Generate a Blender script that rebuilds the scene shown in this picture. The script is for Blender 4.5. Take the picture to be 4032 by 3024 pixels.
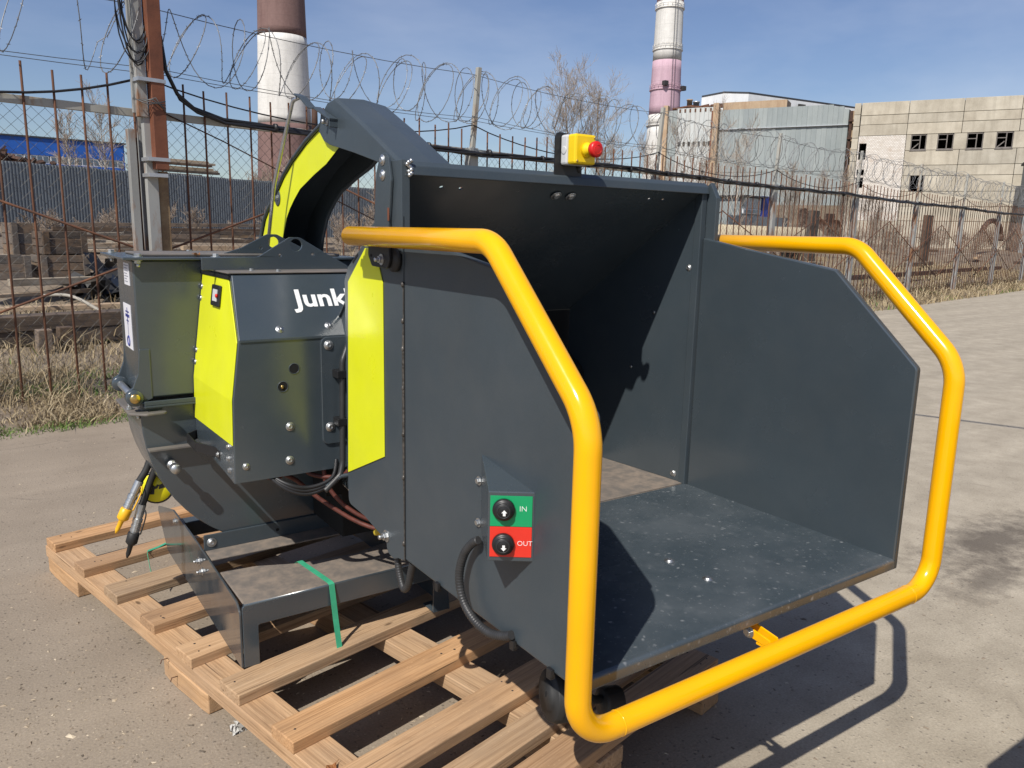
import bpy, bmesh, math, random
import numpy as np
from mathutils import Vector, Matrix
from math import radians, sin, cos, pi

for o in list(bpy.data.objects):
    bpy.data.objects.remove(o)
scene = bpy.context.scene
COL = scene.collection

# ------------------------------------------------------------------ camera
cam_d = bpy.data.cameras.new("camera")
cam_d.sensor_width = 36.0
cam_d.lens = 27.67
cam_d.clip_start = 0.05
cam_d.clip_end = 3000.0
cam = bpy.data.objects.new("camera", cam_d)
COL.objects.link(cam)
RR = ((0.8241013528709349, -0.5660431857281317, 0.021261986902518508),
      (0.09057577725156163, 0.16873635478790963, 0.9814907392065217),
      (0.5591538149485976, 0.8069220250207801, -0.19032565976450194))
cam.matrix_world = Matrix(((RR[0][0], RR[1][0], -RR[2][0], 0.0),
                           (RR[0][1], RR[1][1], -RR[2][1], 0.0),
                           (RR[0][2], RR[1][2], -RR[2][2], 1.5),
                           (0, 0, 0, 1)))
scene.camera = cam

# ------------------------------------------------------------------ light
SUN_AZ, SUN_EL = -150.0, 49.0
world = bpy.data.worlds.new("World")
scene.world = world
world.use_nodes = True
wn = world.node_tree.nodes
wl = world.node_tree.links
wn.clear()
sky = wn.new("ShaderNodeTexSky")
sky.sky_type = 'NISHITA'
sky.sun_disc = False
sky.sun_elevation = radians(SUN_EL)
sky.sun_rotation = radians(90.0 - SUN_AZ)
sky.altitude = 100
sky.air_density = 1.0
sky.dust_density = 0.9
sky.ozone_density = 3.0
wbg = wn.new("ShaderNodeBackground")
wbg.inputs[1].default_value = 0.100
wout = wn.new("ShaderNodeOutputWorld")
# thin high cirrus over the whole dome
tcw = wn.new("ShaderNodeTexCoord")
mpw = wn.new("ShaderNodeMapping")
mpw.inputs['Scale'].default_value = (1.0, 2.2, 5.0)
mpw.inputs['Rotation'].default_value = (0.3, 0.2, 0.6)
nzw = wn.new("ShaderNodeTexNoise")
nzw.inputs['Scale'].default_value = 1.3
nzw.inputs['Detail'].default_value = 6.0
nzw.inputs['Roughness'].default_value = 0.55
crw = wn.new("ShaderNodeValToRGB")
crw.color_ramp.elements[0].position = 0.46
crw.color_ramp.elements[0].color = (0, 0, 0, 1)
crw.color_ramp.elements[1].position = 0.78
crw.color_ramp.elements[1].color = (0.30, 0.30, 0.30, 1)
mxw = wn.new("ShaderNodeMixRGB")
mxw.inputs['Color2'].default_value = (7.6, 8.2, 9.2, 1)
wl.new(tcw.outputs['Generated'], mpw.inputs['Vector'])
wl.new(mpw.outputs['Vector'], nzw.inputs['Vector'])
wl.new(nzw.outputs['Fac'], crw.inputs['Fac'])
wl.new(crw.outputs['Color'], mxw.inputs['Fac'])
wl.new(sky.outputs['Color'], mxw.inputs['Color1'])
hsw = wn.new("ShaderNodeHueSaturation")
hsw.inputs['Saturation'].default_value = 1.03
hsw.inputs['Hue'].default_value = 0.512
wl.new(mxw.outputs['Color'], hsw.inputs['Color'])
wl.new(hsw.outputs['Color'], wbg.inputs[0])
wl.new(wbg.outputs[0], wout.inputs[0])

sun_d = bpy.data.lights.new("sun", 'SUN')
sun_d.energy = 5.0
sun_d.angle = radians(0.53)
sun_d.color = (1.0, 0.955, 0.88)
sun = bpy.data.objects.new("sun", sun_d)
COL.objects.link(sun)
sdir = Vector((cos(radians(SUN_EL)) * cos(radians(SUN_AZ)),
               cos(radians(SUN_EL)) * sin(radians(SUN_AZ)), sin(radians(SUN_EL))))
sun.rotation_euler = sdir.to_track_quat('Z', 'Y').to_euler()
sun.location = sdir * 40

scene.view_settings.view_transform = 'Standard'
scene.view_settings.look = 'None'
scene.view_settings.gamma = 1.0
scene.view_settings.exposure = 0.03
scene.view_settings.use_curve_mapping = False
scene.render.engine = 'CYCLES'
scene.cycles.max_bounces = 8
scene.cycles.glossy_bounces = 4
scene.cycles.use_denoising = True

rnd = random.Random(7)

# ------------------------------------------------------------------ materials
def new_mat(name):
    m = bpy.data.materials.new(name)
    m.use_nodes = True
    nt = m.node_tree
    b = nt.nodes["Principled BSDF"]
    return m, nt, b

def nnode(nt, kind, **kw):
    n = nt.nodes.new(kind)
    for k, v in kw.items():
        if k in n.inputs:
            n.inputs[k].default_value = v
        else:
            setattr(n, k, v)
    return n

def ramp(nt, src, stops):
    r = nt.nodes.new("ShaderNodeValToRGB")
    e = r.color_ramp.elements
    while len(e) < len(stops):
        e.new(0.5)
    for el, (p, c) in zip(e, stops):
        el.position = p
        el.color = (c[0], c[1], c[2], 1) if not isinstance(c, (int, float)) else (c, c, c, 1)
    nt.links.new(src, r.inputs['Fac'])
    return r.outputs['Color']

def mix(nt, fac, a, b, blend='MIX'):
    n = nt.nodes.new("ShaderNodeMixRGB")
    n.blend_type = blend
    for i, v in ((0, fac), (1, a), (2, b)):
        if isinstance(v, (int, float)):
            n.inputs[i].default_value = v if i == 0 else (v, v, v, 1)
        elif isinstance(v, tuple):
            n.inputs[i].default_value = (v[0], v[1], v[2], 1)
        else:
            nt.links.new(v, n.inputs[i])
    return n.outputs[0]

def coords(nt, scale=(1, 1, 1), kind='Object', rot=(0, 0, 0), rand=False):
    tc = nt.nodes.new("ShaderNodeTexCoord")
    mp = nt.nodes.new("ShaderNodeMapping")
    mp.inputs['Scale'].default_value = scale
    mp.inputs['Rotation'].default_value = rot
    nt.links.new(tc.outputs[kind], mp.inputs['Vector'])
    if rand:
        oi = nt.nodes.new("ShaderNodeObjectInfo")
        mu = nt.nodes.new("ShaderNodeMath"); mu.operation = 'MULTIPLY'; mu.inputs[1].default_value = 37.0
        nt.links.new(oi.outputs['Random'], mu.inputs[0])
        cb = nt.nodes.new("ShaderNodeCombineXYZ")
        for i in range(3):
            nt.links.new(mu.outputs[0], cb.inputs[i])
        nt.links.new(cb.outputs[0], mp.inputs['Location'])
    return mp.outputs[0]

def noise(nt, vec, scale, detail=4, rough=0.55, dist=0.0):
    n = nt.nodes.new("ShaderNodeTexNoise")
    n.inputs['Scale'].default_value = scale
    n.inputs['Detail'].default_value = detail
    n.inputs['Roughness'].default_value = rough
    n.inputs['Distortion'].default_value = dist
    nt.links.new(vec, n.inputs['Vector'])
    return n.outputs['Fac']

def bump(nt, b, h, strength, dist=0.01):
    n = nt.nodes.new("ShaderNodeBump")
    n.inputs['Strength'].default_value = strength
    n.inputs['Distance'].default_value = dist
    nt.links.new(h, n.inputs['Height'])
    nt.links.new(n.outputs[0], b.inputs['Normal'])

def plain(name, col, rough=0.5, metal=0.0, var=0.15, scale=6.0, bmp=0.0, bscale=60.0, coat=0.0, spec=0.5):
    m, nt, b = new_mat(name)
    v = coords(nt)
    f = noise(nt, v, scale, 5)
    d = tuple(c * (1 - var) for c in col)
    l = tuple(min(1, c * (1 + var)) for c in col)
    c = ramp(nt, f, [(0.3, d), (0.7, l)])
    nt.links.new(c, b.inputs['Base Color'])
    b.inputs['Roughness'].default_value = rough
    b.inputs['Metallic'].default_value = metal
    b.inputs['Specular IOR Level'].default_value = spec
    b.inputs['Coat Weight'].default_value = coat
    b.inputs['Coat Roughness'].default_value = 0.08
    if bmp:
        bump(nt, b, noise(nt, v, bscale, 3), bmp, 0.005)
    return m

def paint(name, col, rough, dust=0.0, spec=0.5, dmin=0.0, grain=0.0, warp=0.0, dust_col=(0.30, 0.26, 0.21), peel=0.06, dscale=9.0, spots=0.0, scuff=0.0):
    """powder coat: orange peel relief, fine dust film, optional dried splash spots"""
    m, nt, b = new_mat(name)
    v = coords(nt)
    f = noise(nt, v, 3.0, 4)
    base = ramp(nt, f, [(0.3, tuple(c * 0.93 for c in col)), (0.7, tuple(min(1, c * 1.07) for c in col))])
    gr = noise(nt, v, 330.0, 2, 0.7)
    if grain:
        base = mix(nt, 1.0, base, ramp(nt, gr, [(0.30, 1 - grain), (0.70, 1 + grain)]), 'MULTIPLY')
    rsrc = ramp(nt, noise(nt, v, 7.0, 5), [(0.35, max(0.02, rough - 0.05)), (0.75, rough + 0.09)])
    if dust:
        dn = ramp(nt, noise(nt, v, dscale, 7, 0.65), [(0.40, dmin), (0.66, dust)])
        base = mix(nt, dn, base, dust_col)
        rsrc = mix(nt, dn, rsrc, 0.75)
    if spots:
        nzv = nt.nodes.new("ShaderNodeTexNoise"); nzv.inputs['Scale'].default_value = 18.0
        nt.links.new(v, nzv.inputs['Vector'])
        vd = mix(nt, 0.035, v, nzv.outputs['Color'], 'ADD')
        for (vs_, lo_, hi_, ns_, am_) in ((38.0, 0.08, 0.22, 19.0, 0.65), (75.0, 0.05, 0.22, 40.0, 0.55), (22.0, 0.16, 0.34, 9.0, 0.08)):
            vo = nt.nodes.new("ShaderNodeTexVoronoi")
            vo.inputs['Scale'].default_value = vs_
            nt.links.new(vd, vo.inputs['Vector'])
            sp = ramp(nt, vo.outputs['Distance'], [(lo_, 1.0), (hi_, 0.0)])
            sel = ramp(nt, noise(nt, v, ns_, 2), [(0.42, 0.0), (0.66, spots * am_)])
            base = mix(nt, mix(nt, 1.0, sp, sel, 'MULTIPLY'), base, dust_col)
    if scuff:
        sv = coords(nt, (3.0, 40.0, 3.0), rot=(0.4, 0.3, 0.7))
        sf = ramp(nt, noise(nt, sv, 4.0, 4, 0.6), [(0.66, 0.0), (0.74, scuff)])
        base = mix(nt, sf, base, (0.22, 0.23, 0.24))
    nt.links.new(base, b.inputs['Base Color'])
    nt.links.new(rsrc, b.inputs['Roughness'])
    b.inputs['Specular IOR Level'].default_value = spec
    if warp:
        n1 = nt.nodes.new("ShaderNodeBump"); n1.inputs['Strength'].default_value = warp; n1.inputs['Distance'].default_value = 0.02
        nt.links.new(noise(nt, v, 3.0, 2, 0.4), n1.inputs['Height'])
        n2 = nt.nodes.new("ShaderNodeBump"); n2.inputs['Strength'].default_value = max(peel, 0.01); n2.inputs['Distance'].default_value = 0.001
        nt.links.new(noise(nt, v, 420.0, 2), n2.inputs['Height'])
        nt.links.new(n1.outputs[0], n2.inputs['Normal']); nt.links.new(n2.outputs[0], b.inputs['Normal'])
    elif peel:
        bump(nt, b, noise(nt, v, 420.0, 2), peel, 0.001)
    return m

GREY = (0.045, 0.059, 0.070)
M = {}
M['grey'] = paint("grey_paint", GREY, 0.36, dust=0.025, peel=0.08, spec=0.5, grain=0.08, warp=0.05)
M['grey_gloss'] = paint("grey_paint_gloss", GREY, 0.22, dust=0.018, peel=0.05, spec=1.0, grain=0.05, warp=0.08)
M['grey_mirror'] = paint("grey_paint_frame", (0.04, 0.048, 0.055), 0.10, dust=0.10, peel=0.0)
M['grey_dusty'] = paint("grey_paint_dusty", GREY, 0.45, dust=0.92, dmin=0.50, dscale=26.0, dust_col=(0.25, 0.20, 0.158), peel=0.04)
M['grey_top'] = paint("grey_paint_top_dust", GREY, 0.42, dust=0.70, dmin=0.35, dscale=6.0, dust_col=(0.24, 0.195, 0.16), peel=0.04)
M['grey_floor'] = paint("grey_paint_floor", GREY, 0.22, dust=0.10, dscale=5.0, dust_col=(0.33, 0.34, 0.35), peel=0.08, spots=0.9, scuff=0.10, spec=0.8)
M['lime'] = paint("lime_paint", (0.70, 0.735, 0.012), 0.32, dust=0.04, peel=0.04)
M['yellow'] = paint("yellow_paint", (0.90, 0.435, 0.001), 0.17, dust=0.03, dust_col=(0.50, 0.26, 0.03), peel=0.02, dscale=30, scuff=0.10)
M['zinc'] = plain("zinc_plate", (0.55, 0.56, 0.56), 0.42, 1.0, 0.12, 40, 0.05)
M['brass'] = plain("brass_pin", (0.62, 0.45, 0.18), 0.3, 1.0, 0.1, 40)
M['black'] = plain("black_plastic", (0.012, 0.012, 0.013), 0.42, 0, 0.2, 20, 0.05)
M['rubber'] = plain("black_rubber", (0.018, 0.018, 0.018), 0.6, 0, 0.3, 12, 0.05)
M['conduit'] = plain("corrugated_conduit", (0.03, 0.03, 0.031), 0.45, 0, 0.2, 30)
M['red_hose'] = plain("red_brown_hose", (0.10, 0.026, 0.018), 0.6, 0, 0.35, 50)
M['sleeve'] = plain("yellow_sleeve", (0.48, 0.36, 0.03), 0.55, 0, 0.15, 20)
M['white'] = plain("white_print", (0.80, 0.80, 0.79), 0.45, 0, 0.03, 20)
M['label'] = plain("label_white", (0.74, 0.74, 0.78), 0.35, 0, 0.03, 10)
M['ink'] = plain("label_ink_blue", (0.03, 0.04, 0.22), 0.5, 0, 0.1, 10)
M['ink_grey'] = plain("label_ink_grey", (0.22, 0.23, 0.27), 0.5, 0, 0.1, 10)
M['green_label'] = plain("green_label", (0.006, 0.31, 0.115), 0.3, 0, 0.05, 10)
M['red_label'] = plain("red_label", (0.70, 0.035, 0.02), 0.3, 0, 0.05, 10)
M['estop_yellow'] = plain("estop_yellow", (0.83, 0.58, 0.008), 0.4, 0, 0.06, 10)
M['estop_red'] = plain("estop_red", (0.62, 0.015, 0.012), 0.35, 0, 0.06, 10)
M['estop_grey'] = plain("estop_grey", (0.55, 0.56, 0.56), 0.45, 0, 0.06, 10)
M['strap'] = plain("green_strap", (0.05, 0.36, 0.20), 0.35, 0, 0.15, 20)
M['weld'] = plain("weld_bead", (0.10, 0.09, 0.08), 0.45, 0.5, 0.5, 70, 0.5, 90)
M['shade_black'] = plain("painted_shade_black", (0.004, 0.004, 0.004), 0.9, 0, 0.2, 5)  # near-black colour painted in for the shade of holes, gaps and recesses
M['warn'] = plain("warning_yellow", (0.75, 0.68, 0.01), 0.35, 0, 0.05, 10)
M['cap_yellow'] = plain("cap_yellow", (0.80, 0.43, 0.015), 0.4, 0, 0.05, 10)

def rust_mat(name, c1=(0.11, 0.046, 0.024), c2=(0.22, 0.092, 0.042), c3=(0.045, 0.025, 0.017), scale=8.0, rough=0.85):
    m, nt, b = new_mat(name)
    v = coords(nt, rand=True)
    f = noise(nt, v, scale, 7, 0.65)
    nt.links.new(ramp(nt, f, [(0.28, c3), (0.5, c1), (0.75, c2)]), b.inputs['Base Color'])
    b.inputs['Roughness'].default_value = rough
    bump(nt, b, noise(nt, v, scale * 12, 4), 0.3, 0.003)
    return m
M['rust'] = rust_mat("rusty_steel")
M['rust_dark'] = rust_mat("rusty_steel_dark", (0.06, 0.03, 0.02), (0.13, 0.06, 0.035), (0.02, 0.015, 0.012))
M['rust_orange'] = rust_mat("red_brown_paint", (0.16, 0.054, 0.026), (0.21, 0.076, 0.036), (0.09, 0.032, 0.017), 4.0, 0.7)

M['rust_tan'] = rust_mat("rusty_tan_steel", (0.22, 0.145, 0.075), (0.30, 0.22, 0.13), (0.11, 0.06, 0.03), 5.0, 0.7)

def worn_paint(name, paintc, rustc, amount, scale=5.0, rough=0.6, stretch=(1, 1, 0.35)):
    m, nt, b = new_mat(name)
    v = coords(nt, stretch, rand=True)
    f = noise(nt, v, scale, 8, 0.68)
    g = noise(nt, v, scale * 0.4, 4)
    pc = ramp(nt, g, [(0.3, tuple(c * 0.8 for c in paintc)), (0.7, tuple(min(1, c * 1.12) for c in paintc))])
    fac = ramp(nt, f, [(0.62 - amount, 0.0), (0.72 - amount * 0.8, 1.0)])
    inv = mix(nt, fac, pc, rustc)
    nt.links.new(inv, b.inputs['Base Color'])
    b.inputs['Roughness'].default_value = rough
    bump(nt, b, f, 0.15, 0.004)
    return m
M['post'] = worn_paint("worn_grey_post", (0.30, 0.30, 0.285), (0.22, 0.11, 0.055), 0.11)
M['rail'] = worn_paint("worn_rail", (0.36, 0.35, 0.31), (0.26, 0.16, 0.09), 0.08)
M['mesh'] = plain("chain_link_wire", (0.14, 0.135, 0.125), 0.6, 0.3, 0.2, 5)
M['razor'] = plain("razor_wire", (0.20, 0.20, 0.20), 0.5, 0.5, 0.3, 9)
M['wire'] = plain("line_wire", (0.10, 0.10, 0.10), 0.5, 0.4, 0.2, 5)
M['cable'] = plain("black_cable", (0.012, 0.012, 0.014), 0.5, 0, 0.2, 5)
M['tie'] = plain("steel_band", (0.55, 0.55, 0.56), 0.35, 0.7, 0.1, 10)

def wood_mat(name, c_dark, c_mid, c_light, grain=1.0, rough=0.75, stain=0.25):
    m, nt, b = new_mat(name)
    v = coords(nt, (1.6, 26, 26), rand=True)
    g = noise(nt, v, 2.2, 7, 0.62, 0.6)
    v2 = coords(nt, (0.5, 90, 90), rand=True)
    g2 = noise(nt, v2, 2.0, 4, 0.6)
    v3 = coords(nt, (2.0, 4.0, 4.0), rand=True)
    g3 = noise(nt, v3, 2.0, 5, 0.6)
    col = ramp(nt, g, [(0.28, c_dark), (0.48, c_mid), (0.72, c_light)])
    col = mix(nt, 0.35 * grain, col, ramp(nt, g2, [(0.35, tuple(c * 0.55 for c in c_dark)), (0.55, c_light)]), 'MIX')
    # grey weathering patches, dirt streaks along the grain
    wth = ramp(nt, g3, [(0.40, 0.0), (0.66, min(1.0, stain * 1.6))])
    col = mix(nt, wth, col, (0.27, 0.195, 0.135))
    v4 = coords(nt, (1.2, 9.0, 9.0), rand=True)
    drk = ramp(nt, noise(nt, v4, 3.0, 6, 0.7), [(0.58, 0.0), (0.72, 0.55)])
    col = mix(nt, drk, col, tuple(c * 0.45 for c in c_dark))
    # saw-fresh speckles
    vsp = nt.nodes.new("ShaderNodeTexVoronoi"); vsp.inputs['Scale'].default_value = 60.0
    nt.links.new(coords(nt, (0.5, 1, 1), rand=True), vsp.inputs['Vector'])
    spk = ramp(nt, vsp.outputs['Distance'], [(0.08, 0.6), (0.16, 0.0)])
    spk = mix(nt, 1.0, spk, ramp(nt, g3, [(0.5, 0.0), (0.6, 1.0)]), 'MULTIPLY')
    col = mix(nt, spk, col, c_light)
    # object to object colour shift
    oi = nt.nodes.new("ShaderNodeObjectInfo")
    shift = ramp(nt, oi.outputs['Random'], [(0.0, (0.74, 0.77, 0.80)), (0.35, (1.02, 1.02, 1.02)), (0.65, (1.12, 0.98, 0.82)), (1.0, (0.86, 0.80, 0.75))])
    col = mix(nt, 1.0, col, shift, 'MULTIPLY')
    # knots
    vo = nt.nodes.new("ShaderNodeTexVoronoi")
    vo.inputs['Scale'].default_value = 3.2
    nt.links.new(coords(nt, (1.0, 2.6, 2.6), rand=True), vo.inputs['Vector'])
    kn = ramp(nt, vo.outputs['Distance'], [(0.035, 0.85), (0.075, 0.0)])
    col = mix(nt, kn, col, tuple(c * 0.35 for c in c_dark))
    # drying splits along the grain
    spl = ramp(nt, noise(nt, coords(nt, (0.9, 34, 34), rand=True), 1.6, 2, 0.5), [(0.69, 0.0), (0.71, 0.7)])
    col = mix(nt, spl, col, tuple(c * 0.22 for c in c_dark))
    nt.links.new(col, b.inputs['Base Color'])
    b.inputs['Roughness'].default_value = rough
    b.inputs['Specular IOR Level'].default_value = 0.3
    bump(nt, b, mix(nt, 0.5, g, g2), 0.6, 0.005)
    return m
M['slat'] = wood_mat("pallet_slat_wood", (0.29, 0.17, 0.088), (0.45, 0.285, 0.158), (0.56, 0.385, 0.235))
M['slat_end'] = wood_mat("pallet_end_grain", (0.33, 0.20, 0.105), (0.46, 0.30, 0.165), (0.56, 0.38, 0.23), 0.6, stain=0.3)
M['nail'] = plain("nail_head", (0.05, 0.04, 0.035), 0.6, 0.3, 0.2, 10)
M['grey_wood'] = wood_mat("weathered_grey_wood", (0.06, 0.05, 0.042), (0.13, 0.11, 0.095), (0.21, 0.18, 0.155), stain=0.35)
M['dark_wood'] = wood_mat("dark_tarred_wood", (0.028, 0.022, 0.018), (0.07, 0.055, 0.045), (0.12, 0.095, 0.078), stain=0.2)
M['pale_wood'] = wood_mat("pale_dry_plank", (0.26, 0.205, 0.145), (0.42, 0.345, 0.255), (0.56, 0.475, 0.365), stain=0.3)

def concrete_mat(name, c_dark, c_light, stain=(0.15, 0.13, 0.10), stain_amt=0.4, scale=0.7, bmp=0.2, streak=True):
    m, nt, b = new_mat(name)
    v = coords(nt, rand=True)
    f = noise(nt, v, scale, 7, 0.62)
    col = ramp(nt, f, [(0.3, c_dark), (0.7, c_light)])
    if streak:
        vs = coords(nt, (2.6, 2.6, 0.22), rand=True)
        s = ramp(nt, noise(nt, vs, scale * 1.3, 5, 0.6), [(0.48, 0.0), (0.78, stain_amt)])
        col = mix(nt, s, col, stain)
    oi = nt.nodes.new("ShaderNodeObjectInfo")
    col = mix(nt, 1.0, col, ramp(nt, oi.outputs['Random'], [(0.0, (0.86, 0.86, 0.85)), (1.0, (1.08, 1.06, 1.02))]), 'MULTIPLY')
    f2 = noise(nt, v, scale * 30, 3)
    col = mix(nt, 0.25, col, ramp(nt, f2, [(0.3, c_dark), (0.7, c_light)]))
    nt.links.new(col, b.inputs['Base Color'])
    b.inputs['Roughness'].default_value = 0.9
    bump(nt, b, f2, bmp, 0.01)
    return m
M['panel'] = concrete_mat("concrete_wall_panel", (0.34, 0.30, 0.235), (0.58, 0.535, 0.445), (0.23, 0.20, 0.155), 0.6, 0.5)
M['concrete'] = concrete_mat("plain_concrete", (0.28, 0.26, 0.22), (0.42, 0.39, 0.34), scale=2.0)
M['clad'] = concrete_mat("grey_metal_cladding", (0.25, 0.285, 0.29), (0.325, 0.36, 0.365), (0.42, 0.45, 0.44), 0.65, 0.5, 0.03)
M['pale_clad'] = concrete_mat("pale_stained_cladding", (0.46, 0.49, 0.49), (0.62, 0.64, 0.63), (0.34, 0.20, 0.11), 0.5, 0.3, 0.05)
M['pent'] = concrete_mat("white_sheet_cladding", (0.60, 0.62, 0.65), (0.78, 0.79, 0.80), (0.45, 0.47, 0.50), 0.4, 0.5, 0.03)
M['tan_column'] = concrete_mat("tan_concrete_column", (0.36, 0.25, 0.16), (0.50, 0.38, 0.26), (0.20, 0.08, 0.04), 0.5, 0.8)
M['roof_dark'] = plain("dark_roof_edge", (0.035, 0.038, 0.045), 0.7)
M['window_wood'] = plain("grey_window_frame", (0.17, 0.15, 0.135), 0.7, 0, 0.3, 3)
M['inside'] = plain("dark_interior", (0.05, 0.048, 0.045), 0.9, 0, 0.3, 1)
M['blue_wall'] = plain("blue_cladding", (0.014, 0.095, 0.40), 0.5, 0, 0.12, 1.0)
M['blue_dark'] = plain("deep_blue_sheet", (0.015, 0.035, 0.25), 0.5, 0, 0.15, 1.0)
M['pane'] = plain("far_window_pane", (0.10, 0.13, 0.17), 0.12, 0, 0.2, 1.0)
M['corr'] = worn_paint("grey_corrugated_sheet", (0.155, 0.175, 0.195), (0.24, 0.235, 0.225), 0.0, 2.0, 0.5)
M['beige_pipe'] = plain("beige_pipe", (0.42, 0.35, 0.235), 0.7, 0, 0.15, 3, 0.1, 20)
M['bark'] = plain("bare_bark", (0.27, 0.22, 0.175), 0.9, 0, 0.35, 9)
M['twig'] = plain("bare_twigs", (0.36, 0.29, 0.225), 0.9, 0, 0.25, 5)
M['brush'] = plain("dry_brushwood", (0.30, 0.235, 0.18), 0.9, 0, 0.3, 1.0)
M['birch'] = concrete_mat("birch_bark", (0.42, 0.37, 0.31), (0.60, 0.55, 0.48), (0.07, 0.06, 0.05), 0.5, 5.0, 0.1)
M['leaf'] = plain("dry_leaf", (0.30, 0.13, 0.045), 0.8, 0, 0.35, 60)
M['paper'] = plain("crumpled_wrap", (0.50, 0.49, 0.46), 0.5, 0, 0.15, 40)

def brick_mat():
    m, nt, b = new_mat("white_painted_brick")
    br = nt.nodes.new("ShaderNodeTexBrick")
    br.inputs['Scale'].default_value = 1.0
    br.inputs['Brick Width'].default_value = 0.26
    br.inputs['Row Height'].default_value = 0.15
    br.inputs['Mortar Size'].default_value = 0.014
    br.inputs['Color1'].default_value = (0.74, 0.70, 0.64, 1)
    br.inputs['Color2'].default_value = (0.62, 0.57, 0.50, 1)
    br.inputs['Mortar'].default_value = (0.30, 0.25, 0.21, 1)
    nt.links.new(coords(nt, kind='UV'), br.inputs['Vector'])
    v = coords(nt)
    wear = ramp(nt, noise(nt, v, 0.9, 6), [(0.55, 0.0), (0.75, 0.5)])
    nt.links.new(mix(nt, wear, br.outputs['Color'], (0.42, 0.30, 0.22)), b.inputs['Base Color'])
    b.inputs['Roughness'].default_value = 0.9
    return m
M['brick'] = brick_mat()

def asphalt_mat():
    m, nt, b = new_mat("dusty_asphalt")
    v = coords(nt)
    big = noise(nt, v, 0.35, 5, 0.6)
    mid = noise(nt, v, 2.6, 6, 0.6)
    fine = noise(nt, v, 130.0, 3, 0.7)
    col = ramp(nt, big, [(0.30, (0.245, 0.199, 0.150)), (0.70, (0.305, 0.251, 0.193))])
    col = mix(nt, 0.45, col, ramp(nt, mid, [(0.28, (0.212, 0.172, 0.130)), (0.72, (0.32, 0.266, 0.207))]))
    # pale worn concrete apron towards the right foreground, wavy border
    sx = nt.nodes.new("ShaderNodeSeparateXYZ"); nt.links.new(v, sx.inputs[0])
    wob = nt.nodes.new("ShaderNodeMath"); wob.operation = 'MULTIPLY_ADD'
    nt.links.new(noise(nt, v, 1.1, 5), wob.inputs[0]); wob.inputs[1].default_value = 1.6
    # apron = points with x - 0.62*y large
    ly = nt.nodes.new("ShaderNodeMath"); ly.operation = 'MULTIPLY_ADD'
    nt.links.new(sx.outputs[1], ly.inputs[0]); ly.inputs[1].default_value = -1.25
    nt.links.new(sx.outputs[0], ly.inputs[2])
    nt.links.new(ly.outputs[0], wob.inputs[2])
    apron = nt.nodes.new("ShaderNodeMapRange")
    nt.links.new(wob.outputs[0], apron.inputs[0])
    apron.inputs[1].default_value = 0.55; apron.inputs[2].default_value = 1.35
    cc = ramp(nt, noise(nt, v, 4.5, 6, 0.65), [(0.3, (0.30, 0.258, 0.198)), (0.7, (0.42, 0.367, 0.287))])
    col = mix(nt, apron.outputs[0], col, cc)
    # aggregate: dark pits and pale chips
    def vor(scale, lo, hi):
        vo = nt.nodes.new("ShaderNodeTexVoronoi"); vo.inputs['Scale'].default_value = scale
        nt.links.new(v, vo.inputs['Vector'])
        r = ramp(nt, vo.outputs['Distance'], [(lo, 1.0), (hi, 0.0)])
        return r, vo
    pit, _ = vor(52.0, 0.14, 0.30)
    pitsel = ramp(nt, noise(nt, v, 33.0, 2), [(0.50, 0.0), (0.60, 0.55)])
    col = mix(nt, mix(nt, 1.0, pit, pitsel, 'MULTIPLY'), col, (0.07, 0.06, 0.052))
    chip, _ = vor(58.0, 0.13, 0.24)
    chipsel = ramp(nt, noise(nt, v, 24.0, 2), [(0.55, 0.0), (0.62, 0.42)])
    col = mix(nt, mix(nt, 1.0, chip, chipsel, 'MULTIPLY'), col, (0.50, 0.43, 0.34))
    # oil stains: fixed blotches on the yard
    for (ox, oy, rx, ry, a) in ((4.20, 1.72, 0.62, 0.22, 0.8), (3.75, 1.50, 0.42, 0.13, 0.65), (0.95, 4.15, 0.22, 0.08, 0.35), (7.5, 4.6, 0.9, 0.2, 0.22)):
        mp = nt.nodes.new("ShaderNodeMapping")
        mp.vector_type = 'POINT'
        mp.inputs['Location'].default_value = (-ox / rx, -oy / ry, 0)
        mp.inputs['Scale'].default_value = (1 / rx, 1 / ry, 0)
        nt.links.new(v, mp.inputs['Vector'])
        ln = nt.nodes.new("ShaderNodeVectorMath"); ln.operation = 'LENGTH'
        nt.links.new(mp.outputs[0], ln.inputs[0])
        ad = nt.nodes.new("ShaderNodeMath"); ad.operation = 'MULTIPLY_ADD'
        nt.links.new(noise(nt, v, 9.0, 7, 0.7), ad.inputs[0]); ad.inputs[1].default_value = 2.2
        nt.links.new(ln.outputs['Value'], ad.inputs[2])
        mr = nt.nodes.new("ShaderNodeMapRange"); nt.links.new(ad.outputs[0], mr.inputs[0])
        mr.inputs[1].default_value = 1.35; mr.inputs[2].default_value = 2.3; mr.inputs[3].default_value = a; mr.inputs[4].default_value = 0.0
        col = mix(nt, mr.outputs[0], col, (0.085, 0.07, 0.058))
    # hairline cracks
    vc = nt.nodes.new("ShaderNodeTexVoronoi"); vc.feature = 'DISTANCE_TO_EDGE'; vc.inputs['Scale'].default_value = 0.8
    nz = nt.nodes.new("ShaderNodeTexNoise"); nz.inputs['Scale'].default_value = 2.5; nz.inputs['Detail'].default_value = 5
    nt.links.new(v, nz.inputs['Vector'])
    wv = mix(nt, 0.22, v, nz.outputs['Color'], 'ADD')
    nt.links.new(wv, vc.inputs['Vector'])
    ck = ramp(nt, vc.outputs['Distance'], [(0.0, 0.8), (0.006, 0.0)])
    cks = ramp(nt, noise(nt, v, 1.3, 3), [(0.56, 0.0), (0.66, 0.55)])
    ckf = mix(nt, 1.0, ck, cks, 'MULTIPLY')
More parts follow.
